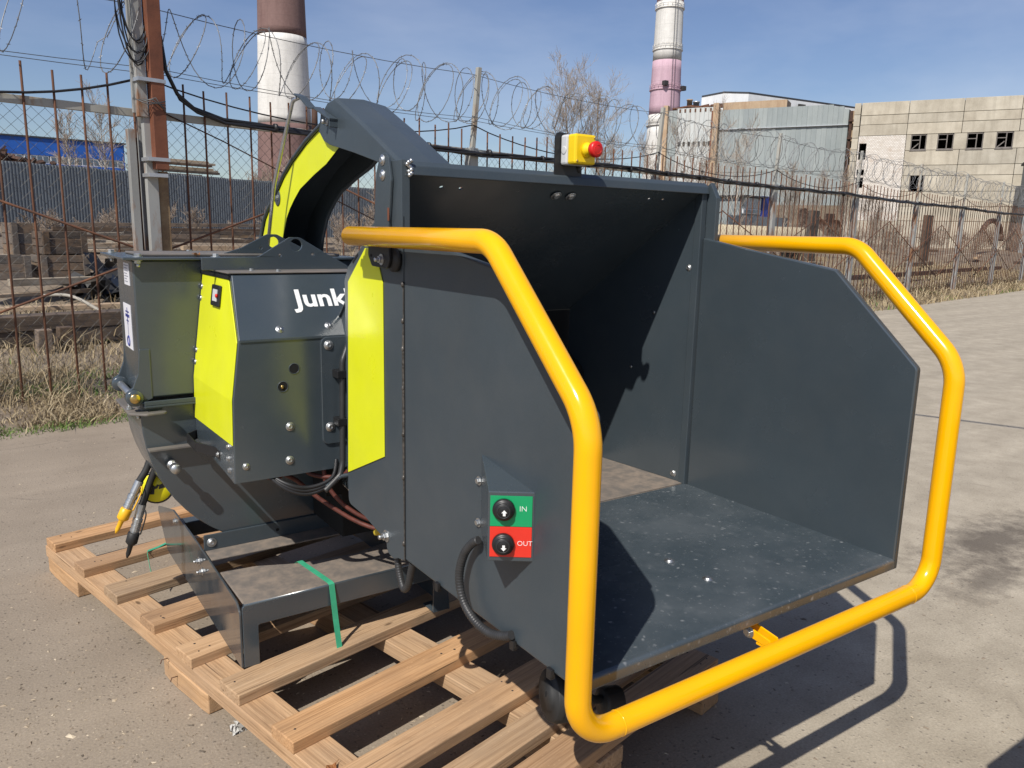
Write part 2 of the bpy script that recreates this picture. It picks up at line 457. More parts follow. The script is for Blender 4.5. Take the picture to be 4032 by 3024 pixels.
    col = mix(nt, ckf, col, (0.06, 0.05, 0.043))
    col = mix(nt, 0.35, col, mix(nt, 1.0, col, ramp(nt, fine, [(0.3, 0.5), (0.7, 1.5)]), 'MULTIPLY'))
    # worn wheel tracks running along the yard
    tv = coords(nt, (0.10, 1.5, 1.0), rot=(0, 0, -0.1819))
    trk = ramp(nt, noise(nt, tv, 1.5, 6, 0.6), [(0.35, 0.88), (0.65, 1.07)])
    col = mix(nt, 0.8, col, mix(nt, 1.0, col, trk, 'MULTIPLY'))
    nt.links.new(col, b.inputs['Base Color'])
    b.inputs['Roughness'].default_value = 0.92
    b.inputs['Specular IOR Level'].default_value = 0.25
    h = mix(nt, 0.5, fine, noise(nt, v, 42.0, 4, 0.7))
    h = mix(nt, 0.35, h, mix(nt, 1.0, pit, 0.0, 'DIFFERENCE'))
    bump(nt, b, h, 0.55, 0.006)
    return m
M['asphalt'] = asphalt_mat()

def dirt_mat():
    m, nt, b = new_mat("dry_dirt")
    v = coords(nt)
    f = noise(nt, v, 0.8, 8, 0.65)
    g = noise(nt, v, 9.0, 5, 0.7)
    col = ramp(nt, f, [(0.3, (0.115, 0.085, 0.06)), (0.55, (0.20, 0.155, 0.11)), (0.75, (0.29, 0.235, 0.165))])
    col = mix(nt, 0.5, col, ramp(nt, g, [(0.3, (0.08, 0.06, 0.045)), (0.7, (0.31, 0.25, 0.18))]))
    nt.links.new(col, b.inputs['Base Color'])
    b.inputs['Roughness'].default_value = 0.95
    bump(nt, b, g, 0.8, 0.05)
    return m
M['dirt'] = dirt_mat()

def grass_mat():
    m, nt, b = new_mat("dry_grass")
    at = nt.nodes.new("ShaderNodeAttribute"); at.attribute_name = "tint"
    col = ramp(nt, at.outputs['Fac'], [(0.0, (0.20, 0.145, 0.08)), (0.45, (0.36, 0.28, 0.165)), (0.78, (0.44, 0.36, 0.23)), (0.84, (0.16, 0.22, 0.05)), (1.0, (0.08, 0.15, 0.03))])
    nt.links.new(col, b.inputs['Base Color'])
    b.inputs['Roughness'].default_value = 0.8
    return m
M['grass'] = grass_mat()

def grit_mat():
    m, nt, b = new_mat("yard_grit")
    at = nt.nodes.new("ShaderNodeAttribute"); at.attribute_name = "tint"
    nt.links.new(ramp(nt, at.outputs['Fac'], [(0.0, (0.10, 0.08, 0.06)), (0.5, (0.26, 0.205, 0.15)), (0.85, (0.42, 0.34, 0.24)), (1.0, (0.55, 0.46, 0.34))]), b.inputs['Base Color'])
    b.inputs['Roughness'].default_value = 0.9
    return m
M['grit'] = grit_mat()

def chimney_mat(name, c1, c2, scale):
    m, nt, b = new_mat(name)
    v = coords(nt, (1, 1, 0.25))
    f = noise(nt, v, 0.35, 6, 0.65)
    g = noise(nt, coords(nt), 1.4, 5, 0.7)
    col = ramp(nt, f, [(0.3, c1), (0.7, c2)])
    col = mix(nt, 0.3, col, ramp(nt, g, [(0.3, tuple(c * 0.75 for c in c1)), (0.7, c2)]))
    # pour joints and soot runs
    sp = nt.nodes.new("ShaderNodeSeparateXYZ"); nt.links.new(coords(nt), sp.inputs[0])
    md = nt.nodes.new("ShaderNodeMath"); md.operation = 'PINGPONG'; md.inputs[1].default_value = 1.25
    nt.links.new(sp.outputs[2], md.inputs[0])
    jt = ramp(nt, md.outputs[0], [(0.0, 0.35), (0.05, 0.0)])
    col = mix(nt, jt, col, tuple(c * 0.45 for c in c1))
    soot = ramp(nt, noise(nt, coords(nt, (1.3, 1.3, 0.05)), 0.8, 6, 0.7), [(0.50, 0.0), (0.75, 0.40)])
    col = mix(nt, soot, col, tuple(c * 0.5 for c in c1))
    nt.links.new(col, b.inputs['Base Color'])
    b.inputs['Roughness'].default_value = 0.9
    return m
M['ch_brown'] = chimney_mat("chimney_brown", (0.165, 0.095, 0.085), (0.23, 0.145, 0.13), 1)
M['ch_white'] = chimney_mat("chimney_white", (0.60, 0.58, 0.54), (0.76, 0.74, 0.70), 1)
M['ch_pink'] = chimney_mat("chimney_pink", (0.48, 0.30, 0.36), (0.58, 0.41, 0.47), 1)
M['ch_pink2'] = chimney_mat("chimney_faded_red", (0.25, 0.14, 0.13), (0.36, 0.22, 0.21), 1)
M['dark_steel'] = plain("dark_steel", (0.05, 0.045, 0.045), 0.7, 0.2, 0.2, 3)
M['silver'] = plain("silver_sheet", (0.55, 0.56, 0.57), 0.4, 0.6, 0.1, 2)

# ------------------------------------------------------------------ mesh helpers
WT = {}                                            # world translation of each object

def link(o, parent=None, mtx=None):
    """place an object whose own matrix in the world is mtx (identity = vertices in world space)"""
    COL.objects.link(o)
    mtx = mtx if mtx is not None else Matrix.Identity(4)
    if parent is not None:
        o.parent = parent
        o.matrix_basis = WT[parent.name].inverted() @ mtx
    else:
        o.matrix_basis = mtx
    WT[o.name] = mtx.copy()
    return o

def tag(o, label, cat, group=None):
    o["label"] = label
    o["category"] = cat
    if group:
        o["group"] = group
    return o

def empty(name, loc, label, cat, group=None):
    o = bpy.data.objects.new(name, None)
    o.empty_display_size = 0.1
    link(o, None, Matrix.Translation(Vector(loc)))
    tag(o, label, cat, group)
    return o

class MB:
    def __init__(s):
        s.v = []; s.f = []; s.smooth = []
    def add(s, vs, fs, smooth=False):
        k = len(s.v)
        s.v.extend([tuple(p) for p in vs])
        for q in fs:
            s.f.append(tuple(i + k for i in q)); s.smooth.append(smooth)
        return s
    def box(s, lo, hi):
        (a, b, c), (d, e, f) = lo, hi
        return s.add([(a, b, c), (d, b, c), (d, e, c), (a, e, c), (a, b, f), (d, b, f), (d, e, f), (a, e, f)],
                     [(0, 3, 2, 1), (4, 5, 6, 7), (0, 1, 5, 4), (1, 2, 6, 5), (2, 3, 7, 6), (3, 0, 4, 7)])
    def obox(s, c, ax, ay, az):
        """oriented box: centre and half-axis vectors"""
        c, ax, ay, az = map(Vector, (c, ax, ay, az))
        vs = [c + i * ax + j * ay + k * az for k in (-1, 1) for j in (-1, 1) for i in (-1, 1)]
        return s.add(vs, [(0, 2, 3, 1), (4, 5, 7, 6), (0, 1, 5, 4), (1, 3, 7, 5), (3, 2, 6, 7), (2, 0, 4, 6)])
    def prism(s, poly, fn, a, b):
        """polygon extruded from a to b; fn(u, v, w) -> xyz"""
        n = len(poly)
        area = sum(poly[i][0] * poly[(i + 1) % n][1] - poly[(i + 1) % n][0] * poly[i][1] for i in range(n))
        vs = [fn(u, v, a) for u, v in poly] + [fn(u, v, b) for u, v in poly]
        fs = [tuple(range(n - 1, -1, -1)), tuple(range(n, 2 * n))] + [(i, (i + 1) % n, n + (i + 1) % n, n + i) for i in range(n)]
        return s.add(vs, fs)
    def tube(s, pts, r, n=12, caps=True, closed=False, rs=None, smooth=True):
        pts = [Vector(p) for p in pts]
        k = len(pts)
        tang = []
        for i in range(k):
            if closed:
                t = pts[(i + 1) % k] - pts[i - 1]
            else:
                t = pts[min(i + 1, k - 1)] - pts[max(i - 1, 0)]
            tang.append(t.normalized() if t.length > 1e-9 else Vector((0, 0, 1)))
        up = Vector((0, 0, 1)) if abs(tang[0].z) < 0.9 else Vector((1, 0, 0))
        nrm = (up - tang[0] * up.dot(tang[0])).normalized()
        vs = []
        for i in range(k):
            t = tang[i]
            nrm = nrm - t * nrm.dot(t)
            if nrm.length < 1e-6:
                nrm = t.orthogonal()
            nrm.normalize()
            bi = t.cross(nrm)
            ri = rs[i] if rs is not None else r
            for j in range(n):
                a = 2 * pi * j / n
                vs.append(pts[i] + (nrm * cos(a) + bi * sin(a)) * ri)
        fs = []
        for i in range(k if closed else k - 1):
            for j in range(n):
                a, b2 = i * n + j, i * n + (j + 1) % n
                c, d = ((i + 1) % k) * n + (j + 1) % n, ((i + 1) % k) * n + j
                fs.append((a, b2, c, d))
        s.add(vs, fs, smooth)
        if caps and not closed:
            base = len(s.v) - len(vs)
            s.f.append(tuple(base + j for j in range(n - 1, -1, -1))); s.smooth.append(False)
            s.f.append(tuple(base + (k - 1) * n + j for j in range(n))); s.smooth.append(False)
        return s
    def cyl(s, p0, p1, r, n=16, r1=None):
        return s.tube([p0, p1], r, n, rs=[r, r1 if r1 is not None else r])
    def lathe(s, p0, axis, prof, n=20, smooth=True):
        """profile [(t along axis, radius)]"""
        p0 = Vector(p0); ax = Vector(axis).normalized(); e1 = ax.orthogonal().normalized(); e2 = ax.cross(e1)
        vs = []
        for t, r in prof:
            for j in range(n):
                a = 2 * pi * j / n
                vs.append(p0 + ax * t + (e1 * cos(a) + e2 * sin(a)) * max(r, 1e-5))
        fs = []
        for i in range(len(prof) - 1):
            for j in range(n):
                fs.append((i * n + j, i * n + (j + 1) % n, (i + 1) * n + (j + 1) % n, (i + 1) * n + j))
        fs.append(tuple(range(n - 1, -1, -1)))
        fs.append(tuple((len(prof) - 1) * n + j for j in range(n)))
        return s.add(vs, fs, smooth)
    def mesh(s, name):
        me = bpy.data.meshes.new(name)
        me.from_pydata(s.v, [], s.f)
        me.polygons.foreach_set("use_smooth", s.smooth)
        me.update()
        return me
    def build(s, name, mat, parent=None, bevel=0.0, mtx=None, seg=2, fixn=True):
        me = s.mesh(name)
        if fixn:
            bm = bmesh.new(); bm.from_mesh(me)
            bmesh.ops.recalc_face_normals(bm, faces=bm.faces)
            bm.to_mesh(me); bm.free()
        if mat is not None:
            me.materials.append(mat)
        o = bpy.data.objects.new(name, me)
        link(o, parent, mtx)
        if bevel:
            md = o.modifiers.new("bevel", 'BEVEL')
            md.width = bevel; md.segments = seg; md.limit_method = 'ANGLE'; md.angle_limit = radians(40)
            md.harden_normals = False
        return o

def mesh_obj(name, me, parent, mtx):
    o = bpy.data.objects.new(name, me)
    return link(o, parent, mtx)

XP = lambda u, v, w: (w, u, v)        # polygon in (Y,Z), extruded along X
YP = lambda u, v, w: (u, w, v)        # polygon in (X,Z), extruded along Y
ZP = lambda u, v, w: (u, v, w)        # polygon in (X,Y), extruded along Z

def fillet(pts, radii, seg=8):
    """rounded polyline through pts (3-D)"""
    pts = [Vector(p) for p in pts]
    out = [pts[0]]
    for i in range(1, len(pts) - 1):
        r = radii[i - 1]
        a = (pts[i - 1] - pts[i]).normalized(); b = (pts[i + 1] - pts[i]).normalized()
        ang = a.angle(b)
        d = r / math.tan(ang / 2)
        d = min(d, 0.49 * min((pts[i - 1] - pts[i]).length, (pts[i + 1] - pts[i]).length) if len(pts) > 4 else d)
        rr = d * math.tan(ang / 2)
        bis = (a + b).normalized()
        cen = pts[i] + bis * (rr / sin(ang / 2))
        s0 = pts[i] + a * d - cen; s1 = pts[i] + b * d - cen
        tot = s0.angle(s1)
        for k in range(seg + 1):
            t = k / seg
            v = (s0 * sin((1 - t) * tot) + s1 * sin(t * tot)) / sin(tot)
            out.append(cen + v)
    out.append(pts[-1])
    return out

def round_poly(poly, rads, seg=5):
    n = len(poly); out = []
    for i in range(n):
        r = rads[i] if isinstance(rads, (list, tuple)) else rads
        p = Vector((*poly[i], 0)); a = Vector((*poly[i - 1], 0)); b = Vector((*poly[(i + 1) % n], 0))
        if r <= 0:
            out.append((p.x, p.y)); continue
        q = fillet([a, p, b], [r], seg)[1:-1]
        out += [(w.x, w.y) for w in q]
    return out

def plate_holes(name, outer, holes, fn, a, b, mat, parent, bevel=0.0):
    """flat plate with round holes: outer polygon + [(u,v,r)]"""
    bm = bmesh.new()
    edges = []
    loops = [outer] + [[(u + r * cos(2 * pi * k / 16), v + r * sin(2 * pi * k / 16)) for k in range(16)] for u, v, r in holes]
    for lp in loops:
        vs = [bm.verts.new((p[0], p[1], 0)) for p in lp]
        for i in range(len(vs)):
            edges.append(bm.edges.new((vs[i], vs[(i + 1) % len(vs)])))
    bmesh.ops.triangle_fill(bm, use_beauty=True, use_dissolve=False, edges=edges)
    geom = bmesh.ops.extrude_face_region(bm, geom=list(bm.faces))
    for v in [g for g in geom['geom'] if isinstance(g, bmesh.types.BMVert)]:
        v.co.z = 1.0
    for v in bm.verts:
        v.co = Vector(fn(v.co.x, v.co.y, b if v.co.z > 0.5 else a))
    bmesh.ops.recalc_face_normals(bm, faces=bm.faces)
    me = bpy.data.meshes.new(name); bm.to_mesh(me); bm.free()
    me.materials.append(mat)
    o = bpy.data.objects.new(name, me)
    link(o, parent)
    if bevel:
        md = o.modifiers.new("bevel", 'BEVEL'); md.width = bevel; md.segments = 2; md.limit_method = 'ANGLE'; md.angle_limit = radians(50)
    return o

def axis_mtx(p, axis, spin=0.0):
    q = Vector(axis).normalized().to_track_quat('Z', 'Y')
    return Matrix.Translation(Vector(p)) @ q.to_matrix().to_4x4() @ Matrix.Rotation(spin, 4, 'Z')

# shared fastener meshes (axis +Z is outward, head sits on z = 0), unit = 1 m head radius scaled on use
def dome_bolt_mesh():
    b = MB()
    b.lathe((0, 0, 0), (0, 0, 1), [(0, 1.45), (0.16, 1.45), (0.2, 1.35), (0.2, 1.0), (0.40, 0.96), (0.58, 0.74), (0.66, 0.40), (0.60, 0.34), (0.60, 0.0)], 14)
    me = b.mesh("dome_bolt"); me.materials.append(M['zinc']); return me
def hex_bolt_mesh(stud=0.0):
    b = MB()
    b.lathe((0, 0, 0), (0, 0, 1), [(0, 1.5), (0.2, 1.5)], 16, False)
    b.lathe((0, 0, 0.2), (0, 0, 1), [(0, 1.0), (0.75, 1.0), (0.85, 0.88)], 6, False)
    if stud:
        b.lathe((0, 0, 1.0), (0, 0, 1), [(0, 0.55), (stud, 0.55), (stud + 0.12, 0.42)], 12, True)
    me = b.mesh("hex_bolt"); me.materials.append(M['zinc']); return me
DOME, HEX, NUT = dome_bolt_mesh(), hex_bolt_mesh(0), hex_bolt_mesh(1.0)
def bolt(parent, p, axis, r, me=None, name="bolt"):
    mt = axis_mtx(p, axis, rnd.random() * 3) @ Matrix.Scale(r, 4)
    return mesh_obj(name, me or DOME, parent, mt)

def text_obj(name, body, size, mtx, mat, parent, extrude=0.0006, offset=0.0, spacing=1.0):
    cu = bpy.data.curves.new(name, 'FONT')
    cu.body = body; cu.size = size; cu.extrude = extrude; cu.offset = offset; cu.space_character = spacing
    cu.resolution_u = 3
    t = bpy.data.objects.new(name, cu)
    COL.objects.link(t)
    dg = bpy.context.evaluated_depsgraph_get()
    me = bpy.data.meshes.new_from_object(t.evaluated_get(dg))
    bpy.data.objects.remove(t); bpy.data.curves.remove(cu)
    me.materials.clear(); me.materials.append(mat)
    o = bpy.data.objects.new(name, me)
    return link(o, parent, mtx)

def basis(o, ex, ey, ez):
    m = Matrix.Identity(4)
    for i, e in enumerate((ex, ey, ez)):
        for j in range(3):
            m[j][i] = e[j]
    for j in range(3):
        m[j][3] = o[j]
    return m

# ================================================================== SETTING
FA = radians(10.42)
FD = Vector((cos(FA), sin(FA), 0))          # along the fence
FN = Vector((-sin(FA), cos(FA), 0))         # away from the yard
def FP(s, n, z=0.0):
    return FD * s + FN * n + Vector((0, 0, z))

def sstep(a, b, x):
    t = np.clip((x - a) / (b - a), 0, 1)
    return t * t * (3 - 2 * t)

def vnoise(x, y, seed=0):
    """cheap smooth value noise for terrain"""
    x = np.asarray(x, float); y = np.asarray(y, float)
    xi = np.floor(x).astype(int); yi = np.floor(y).astype(int)
    xf = x - xi; yf = y - yi
    def h(a, b):
        n = (a * 374761393 + b * 668265263 + seed * 1442695) & 0x7fffffff
        n = (n ^ (n >> 13)) * 1274126177 & 0x7fffffff
        return (n & 0xffff) / 65535.0
    u = xf * xf * (3 - 2 * xf); v = yf * yf * (3 - 2 * yf)
    return (h(xi, yi) * (1 - u) + h(xi + 1, yi) * u) * (1 - v) + (h(xi, yi + 1) * (1 - u) + h(xi + 1, yi + 1) * u) * v

def terrain(s, n):
    s = np.asarray(s, float); n = np.asarray(n, float)
    z = -0.06 + 0.10 * sstep(6.2, 6.9, n)
    z = z + 1.05 * sstep(9.5, 24, n) * (0.55 + 0.45 * sstep(14, 4, s)) + 1.9 * sstep(24, 62, n)
    amp = sstep(7.5, 11, n)
    z = z + amp * (0.35 * (vnoise(s * .45, n * .45, 3) - .5) + 0.16 * (vnoise(s * 1.3, n * 1.3, 5) - .5))
    z = z + 0.03 * (vnoise(s * 4, n * 4, 8) - .5) * sstep(6.5, 7.2, n)
    return z

def build_ground():
    sv = np.concatenate([np.linspace(-400, -20, 12), np.linspace(-15, 70, 190), np.linspace(75, 160, 24), np.linspace(200, 900, 10)])
    nv = np.concatenate([np.linspace(-600, 0, 6), np.array([4.0, 5.5]), np.linspace(6.0, 9.5, 22), np.linspace(9.8, 40, 90), np.linspace(42, 120, 20), np.linspace(160, 1400, 10)])
    S, N = np.meshgrid(sv, nv)
    Z = terrain(S, N)
    d = np.array(FD); nn = np.array(FN)
    P = S[..., None] * d + N[..., None] * nn
    P[..., 2] = Z
    r, c = S.shape
    idx = np.arange(r * c).reshape(r, c)
    F = np.stack([idx[:-1, :-1], idx[:-1, 1:], idx[1:, 1:], idx[1:, :-1]], -1).reshape(-1, 4)
    me = bpy.data.meshes.new("ground")
    me.from_pydata(P.reshape(-1, 3).tolist(), [], F.tolist())
    me.polygons.foreach_set("use_smooth", [True] * len(F))
    me.materials.append(M['dirt'])
    o = bpy.data.objects.new("ground", me); link(o); o["kind"] = "structure"
    return o
build_ground()

def build_yard():
    b = MB()
    ss = np.concatenate([np.linspace(-300, -5, 8), np.linspace(-4, 45, 330), np.linspace(48, 500, 14)])
    edge = 6.42 + 0.16 * (vnoise(ss * 1.1, ss * 0, 2) - .5) + 0.10 * (vnoise(ss * 4.3, ss * 0, 4) - .5)
    vs = []
    for s, e in zip(ss, edge):
        vs.append(FP(s, -300, 0.0)); vs.append(FP(s, e - 0.12, 0.0)); vs.append(FP(s, e, -0.015))
    fs = []
    for i in range(len(ss) - 1):
        for k in (0, 1):
            a = 3 * i + k
            fs.append((a, a + 3, a + 4, a + 1))
    b.add(vs, fs)
    o = b.build("asphalt_yard", M['asphalt'], fixn=False); o["kind"] = "structure"
build_yard()

# ---- grass verge (uncountable): dry blades with a few green tufts
def build_grass():
    rng = np.random.default_rng(11)
    parts = []
    def patch(count, s0, s1, n0, n1, h0, h1, w, green, lean=0.6, power=1.0):
        s = rng.uniform(s0, s1, count); n = n0 + (n1 - n0) * rng.uniform(0, 1, count) ** power
        clump = vnoise(s * 2.2, n * 2.2, 21)
        keep = rng.uniform(0, 1, count) < 0.25 + 0.95 * clump
        s, n, clump = s[keep], n[keep], clump[keep]
        h = rng.uniform(h0, h1, len(s)) * (0.45 + 0.9 * clump)
        g = rng.uniform(0, 1, len(s)) < green * (vnoise(s * 1.6, n * 1.6, 9) > 0.52)
        tint = np.where(g, rng.uniform(0.84, 1.0, len(s)), rng.uniform(0.0, 0.78, len(s)))
        h = np.where(g, h * 0.6, h)
        parts.append((s, n, h, np.full(len(s), w), tint, rng.normal(0, lean, len(s)), rng.normal(0, lean, len(s))))
    patch(15000, 0.4, 5.2, 6.30, 8.6, 0.03, 0.15, 0.0045, 0.8, 1.0)
    patch(6500, 0.4, 5.2, 6.22, 6.85, 0.03, 0.11, 0.004, 1.3, 0.5)
    patch(1300, 0.8, 4.0, 6.9, 8.8, 0.20, 0.45, 0.003, 0.0, 0.7)
    patch(14000, 12, 46, 6.30, 8.2, 0.06, 0.26, 0.012, 0.35)
    patch(9000, 5, 46, 8.0, 14, 0.08, 0.34, 0.012, 0.1)
    patch(5000, 0.4, 6, 8.6, 13, 0.06, 0.30, 0.006, 0.1)
    patch(3500, 8, 46, 9.0, 18, 0.3, 0.8, 0.008, 0.0, 0.35)
    s, n, h, w, tint, lx, ly = [np.concatenate(q) for q in zip(*parts)]
    z = terrain(s, n)
    z = np.where(n < 6.45, np.maximum(z, -0.01), z)
    d = np.array(FD); nn = np.array(FN)
    base = s[:, None] * d + n[:, None] * nn; base[:, 2] = z
    a = rng.uniform(0, 2 * pi, len(s))
    side = np.stack([np.cos(a), np.sin(a), np.zeros_like(a)], 1) * w[:, None]
    bend = np.stack([lx, ly, np.zeros_like(lx)], 1) * h[:, None]
    up = np.zeros_like(base); up[:, 2] = h
    mid = base + 0.55 * up + 0.30 * bend
    tip = base + up * 0.92 + bend
    V = np.stack([base - side, base + side, mid + side * .8, mid - side * .8, tip], 1).reshape(-1, 3)
    k = len(s); off = np.arange(k)[:, None] * 5
    me = bpy.data.meshes.new("verge_grass")
    Q = (off + np.array([0, 1, 2, 3])); T = (off + np.array([3, 2, 4]))
    me.from_pydata(V.tolist(), [], Q.tolist() + T.tolist())
    at = me.attributes.new("tint", 'FLOAT', 'POINT')
    at.data.foreach_set("value", np.repeat(tint, 5).astype(np.float32))
    me.materials.append(M['grass'])
    o = bpy.data.objects.new("verge_grass", me); link(o); o["kind"] = "stuff"
    tag(o, "dry straw grass with green tufts along the foot of the fence", "grass")
build_grass()

# ================================================================== PALLET
PA = radians(12.4)
PE1 = Vector((cos(PA), sin(PA), 0)); PE2 = Vector((-sin(PA), cos(PA), 0))
PO = Vector((0.604, 1.85, 0))
def PP(u, v, z): return PO + PE1 * u + PE2 * v + Vector((0, 0, z))
pallet = empty("wooden_pallet", PP(0.6, 0.65, 0), "long pale timber pallet with thick slats under the chipper", "pallet")

def wood_piece(name, centre, ex, ey, L, W, T, mat, parent, seed, bev=0.004, wob=0.004):
    """timber with local X along its length, slightly uneven faces"""
    r = random.Random(seed)
    b = MB(); n = 9
    vs = []
    ph = r.random() * 6; bowz = r.uniform(-.003, .003); bowy = r.uniform(-.004, .004)
    for i in range(n):
        t = i / (n - 1); x = (t - .5) * L
        dy = bowy * (1 - (2 * t - 1) ** 2) + r.uniform(-1, 1) * wob * .3
        dz = bowz * (1 - (2 * t - 1) ** 2)
        w = W / 2 * (1 + r.uniform(-.012, .012)); h = T / 2
        vs += [(x, dy - w, dz - h), (x, dy + w, dz - h), (x, dy + w, dz + h), (x, dy - w, dz + h)]
    fs = [(3, 2, 1, 0), tuple((n - 1) * 4 + k for k in range(4))]
    for i in range(n - 1):
        for k in range(4):
            a = i * 4 + k; c = i * 4 + (k + 1) % 4
            fs.append((a, c, c + 4, a + 4))
    b.add(vs, fs)
    ez = Vector(ex).cross(Vector(ey))
    return b.build(name, mat, parent, bev, basis(centre, ex, ey, ez), seg=2)

SLATS = [(-0.592, .112), (-0.440, .090), (-0.275, .108), (0.0, .112), (0.30, .118), (0.588, .110), (0.883, .115), (1.193, .125), (1.516, .104), (1.86, .110)]
slat_objs = []
for i, (v, w) in enumerate(SLATS):
    ln = 1.2 + rnd.uniform(-.012, .012)
    s = wood_piece("slat", PP(ln / 2 + rnd.uniform(-.006, .006), v + w / 2, 0.139), PE1, PE2, ln, w, 0.036, M['slat'], pallet, 100 + i, 0.003)
    slat_objs.append(s)
    # nail heads
    nb = MB()
    for u0 in (0.055, 0.60, 1.145):
        for k in range(rnd.choice((1, 2, 2, 3))):
            p = PP(u0 + rnd.uniform(-.028, .028), v + w * rnd.uniform(.15, .85), 0.1575)
            nb.lathe(p, (0, 0, 1), [(0, rnd.uniform(.0025, .0042)), (.001, .0024)], 8, False)
    nb.build("nails", M['nail'], s)["kind"] = "stuff"
for k, u in enumerate((0.0, 0.545, 1.09)):
    wood_piece("stringer_plank", PP(u + 0.055, 0.69, 0.0955), PE2, -PE1, 2.58, 0.112, 0.050, M['slat'], pallet, 150 + k, 0.003)
    for j, (v0, v1) in enumerate(((-0.60, -0.28), (0.50, 0.82), (1.62, 1.975))):
        wood_piece("pallet_block", PP(u + 0.055, (v0 + v1) / 2, 0.0355), PE2, -PE1, v1 - v0, 0.105, 0.0690, M['slat_end'], pallet, 170 + k * 3 + j, 0.004)
# stamp on the end of the front slat
stamp_m = basis(PP(0.82, -0.5925, 0.128), PE1, Vector((0, 0, 1)), -PE2)
text_obj("stamp_text", "IRV", 0.020, stamp_m, M['nail'], slat_objs[0], 0.0003)
tb = MB()
for (p, q) in (((0.575, .585, .085), (0.5, .593, .088)),):
    pass
# bent nails sticking out of the middle block
nl = MB()
for (v, z) in ((0.77, .085), (0.70, .050)):
    p = PP(-0.002, v, z)
    nl.tube([p, p - PE1 * .02 + Vector((0, 0, .002)), p - PE1 * .026 - PE2 * .004 - Vector((0, 0, .008))], .0018, 6)
nl.build("bent_nails", M['rust'], pallet)

# ================================================================== CHIPPER
chip = empty("wood_chipper", (0.96, 1.9, 0.157), "anthracite and lime green wood chipper with yellow guard bar on the pallet", "wood chipper")
X0, X1, YH, YF = 0.885, 1.955, 1.755, 1.022
ZF = 0.675

# ---- base frame
def base_frame():
    b = MB()
    # front channel with two legs (front face), thickness 6 mm
    prof = round_poly([(0.600, .157), (0.648, .157), (0.648, .290), (1.262, .290), (1.262, .160), (1.324, .160), (1.324, .362), (0.600, .362)],
                      [0, 0, .006, .006, 0, 0, .012, .012], 3)
    b.prism(prof, YP, 2.282, 2.290)
    o = b.build("base_frame", M['grey_gloss'], chip, 0.002)
    t = MB(); t.prism([(0.606, 2.284), (1.322, 2.284), (1.322, 2.492), (1.16, 2.500), (1.05, 2.470), (0.86, 2.488), (0.72, 2.545), (0.606, 2.556)], ZP, .3605, .3675)
    t.build("cross_member_top", M['grey_dusty'], o, 0.003)
    # front bend (rounded edge) of the channel
    t = MB(); t.tube([(0.606, 2.2885, .3605), (1.322, 2.2885, .3605)], .0068, 12); t.build("bend_radius", M['grey_gloss'], o)
    # left side plate
    s = MB()
    s.prism(round_poly([(2.284, .157), (3.36, .157), (3.54, .300), (3.20, .386), (2.80, .386), (2.32, .366), (2.284, .340)], [.004, .02, .02, .08, .1, .03, .02]), XP, .592, .599)
    s.build("side_plate", M['grey_mirror'], o, 0.002)
    s = MB()
    s.prism([(2.284, .157), (3.30, .157), (3.20, .386), (2.32, .366)], XP, 1.3245, 1.3315)
    s.build("side_plate", M['grey'], o, 0.002)
    f = MB(); f.box((.600, 2.284, .1575), (.648, 2.36, .1635)); f.box((1.262, 2.284, .1605), (1.324, 2.36, .1665)); f.build("foot_plate", M['grey'], o, .001)
    l = MB(); l.box((1.318, 2.29, .16), (1.324, 2.36, .36)); l.build("leg_web", M['grey'], o, .001)
    r = MB(); r.box((.60, 3.10, .30), (1.324, 3.16, .36)); r.build("rear_cross_member", M['grey'], o, .003)
    for (y, z) in ((2.785, .325), (2.745, .300)):
        bolt(o, (.592, y, z), (-1, 0, 0), .0095, NUT)
    bolt(o, (.592, 3.16, .352), (-1, 0, 0), .0085, HEX)
    # angle bar carrying the rotor housing
    a = MB(); a.box((.602, 2.742, .372), (1.30, 2.748, .432)); q = a.build("mounting_angle", M['grey'], o, .003)
    a = MB(); a.box((.604, 2.652, .3690), (1.30, 2.742, .3750)); a.build("angle_flange", M['grey_dusty'], o, .002)
    bolt(q, (.628, 2.742, .402), (0, -1, 0), .0115)
    h = MB(); h.lathe((.862, 2.7415, .402), (0, -1, 0), [(0, .006), (.0006, .006)], 12, False); h.build("hole", M['shade_black'], q)
    return o
frame = base_frame()

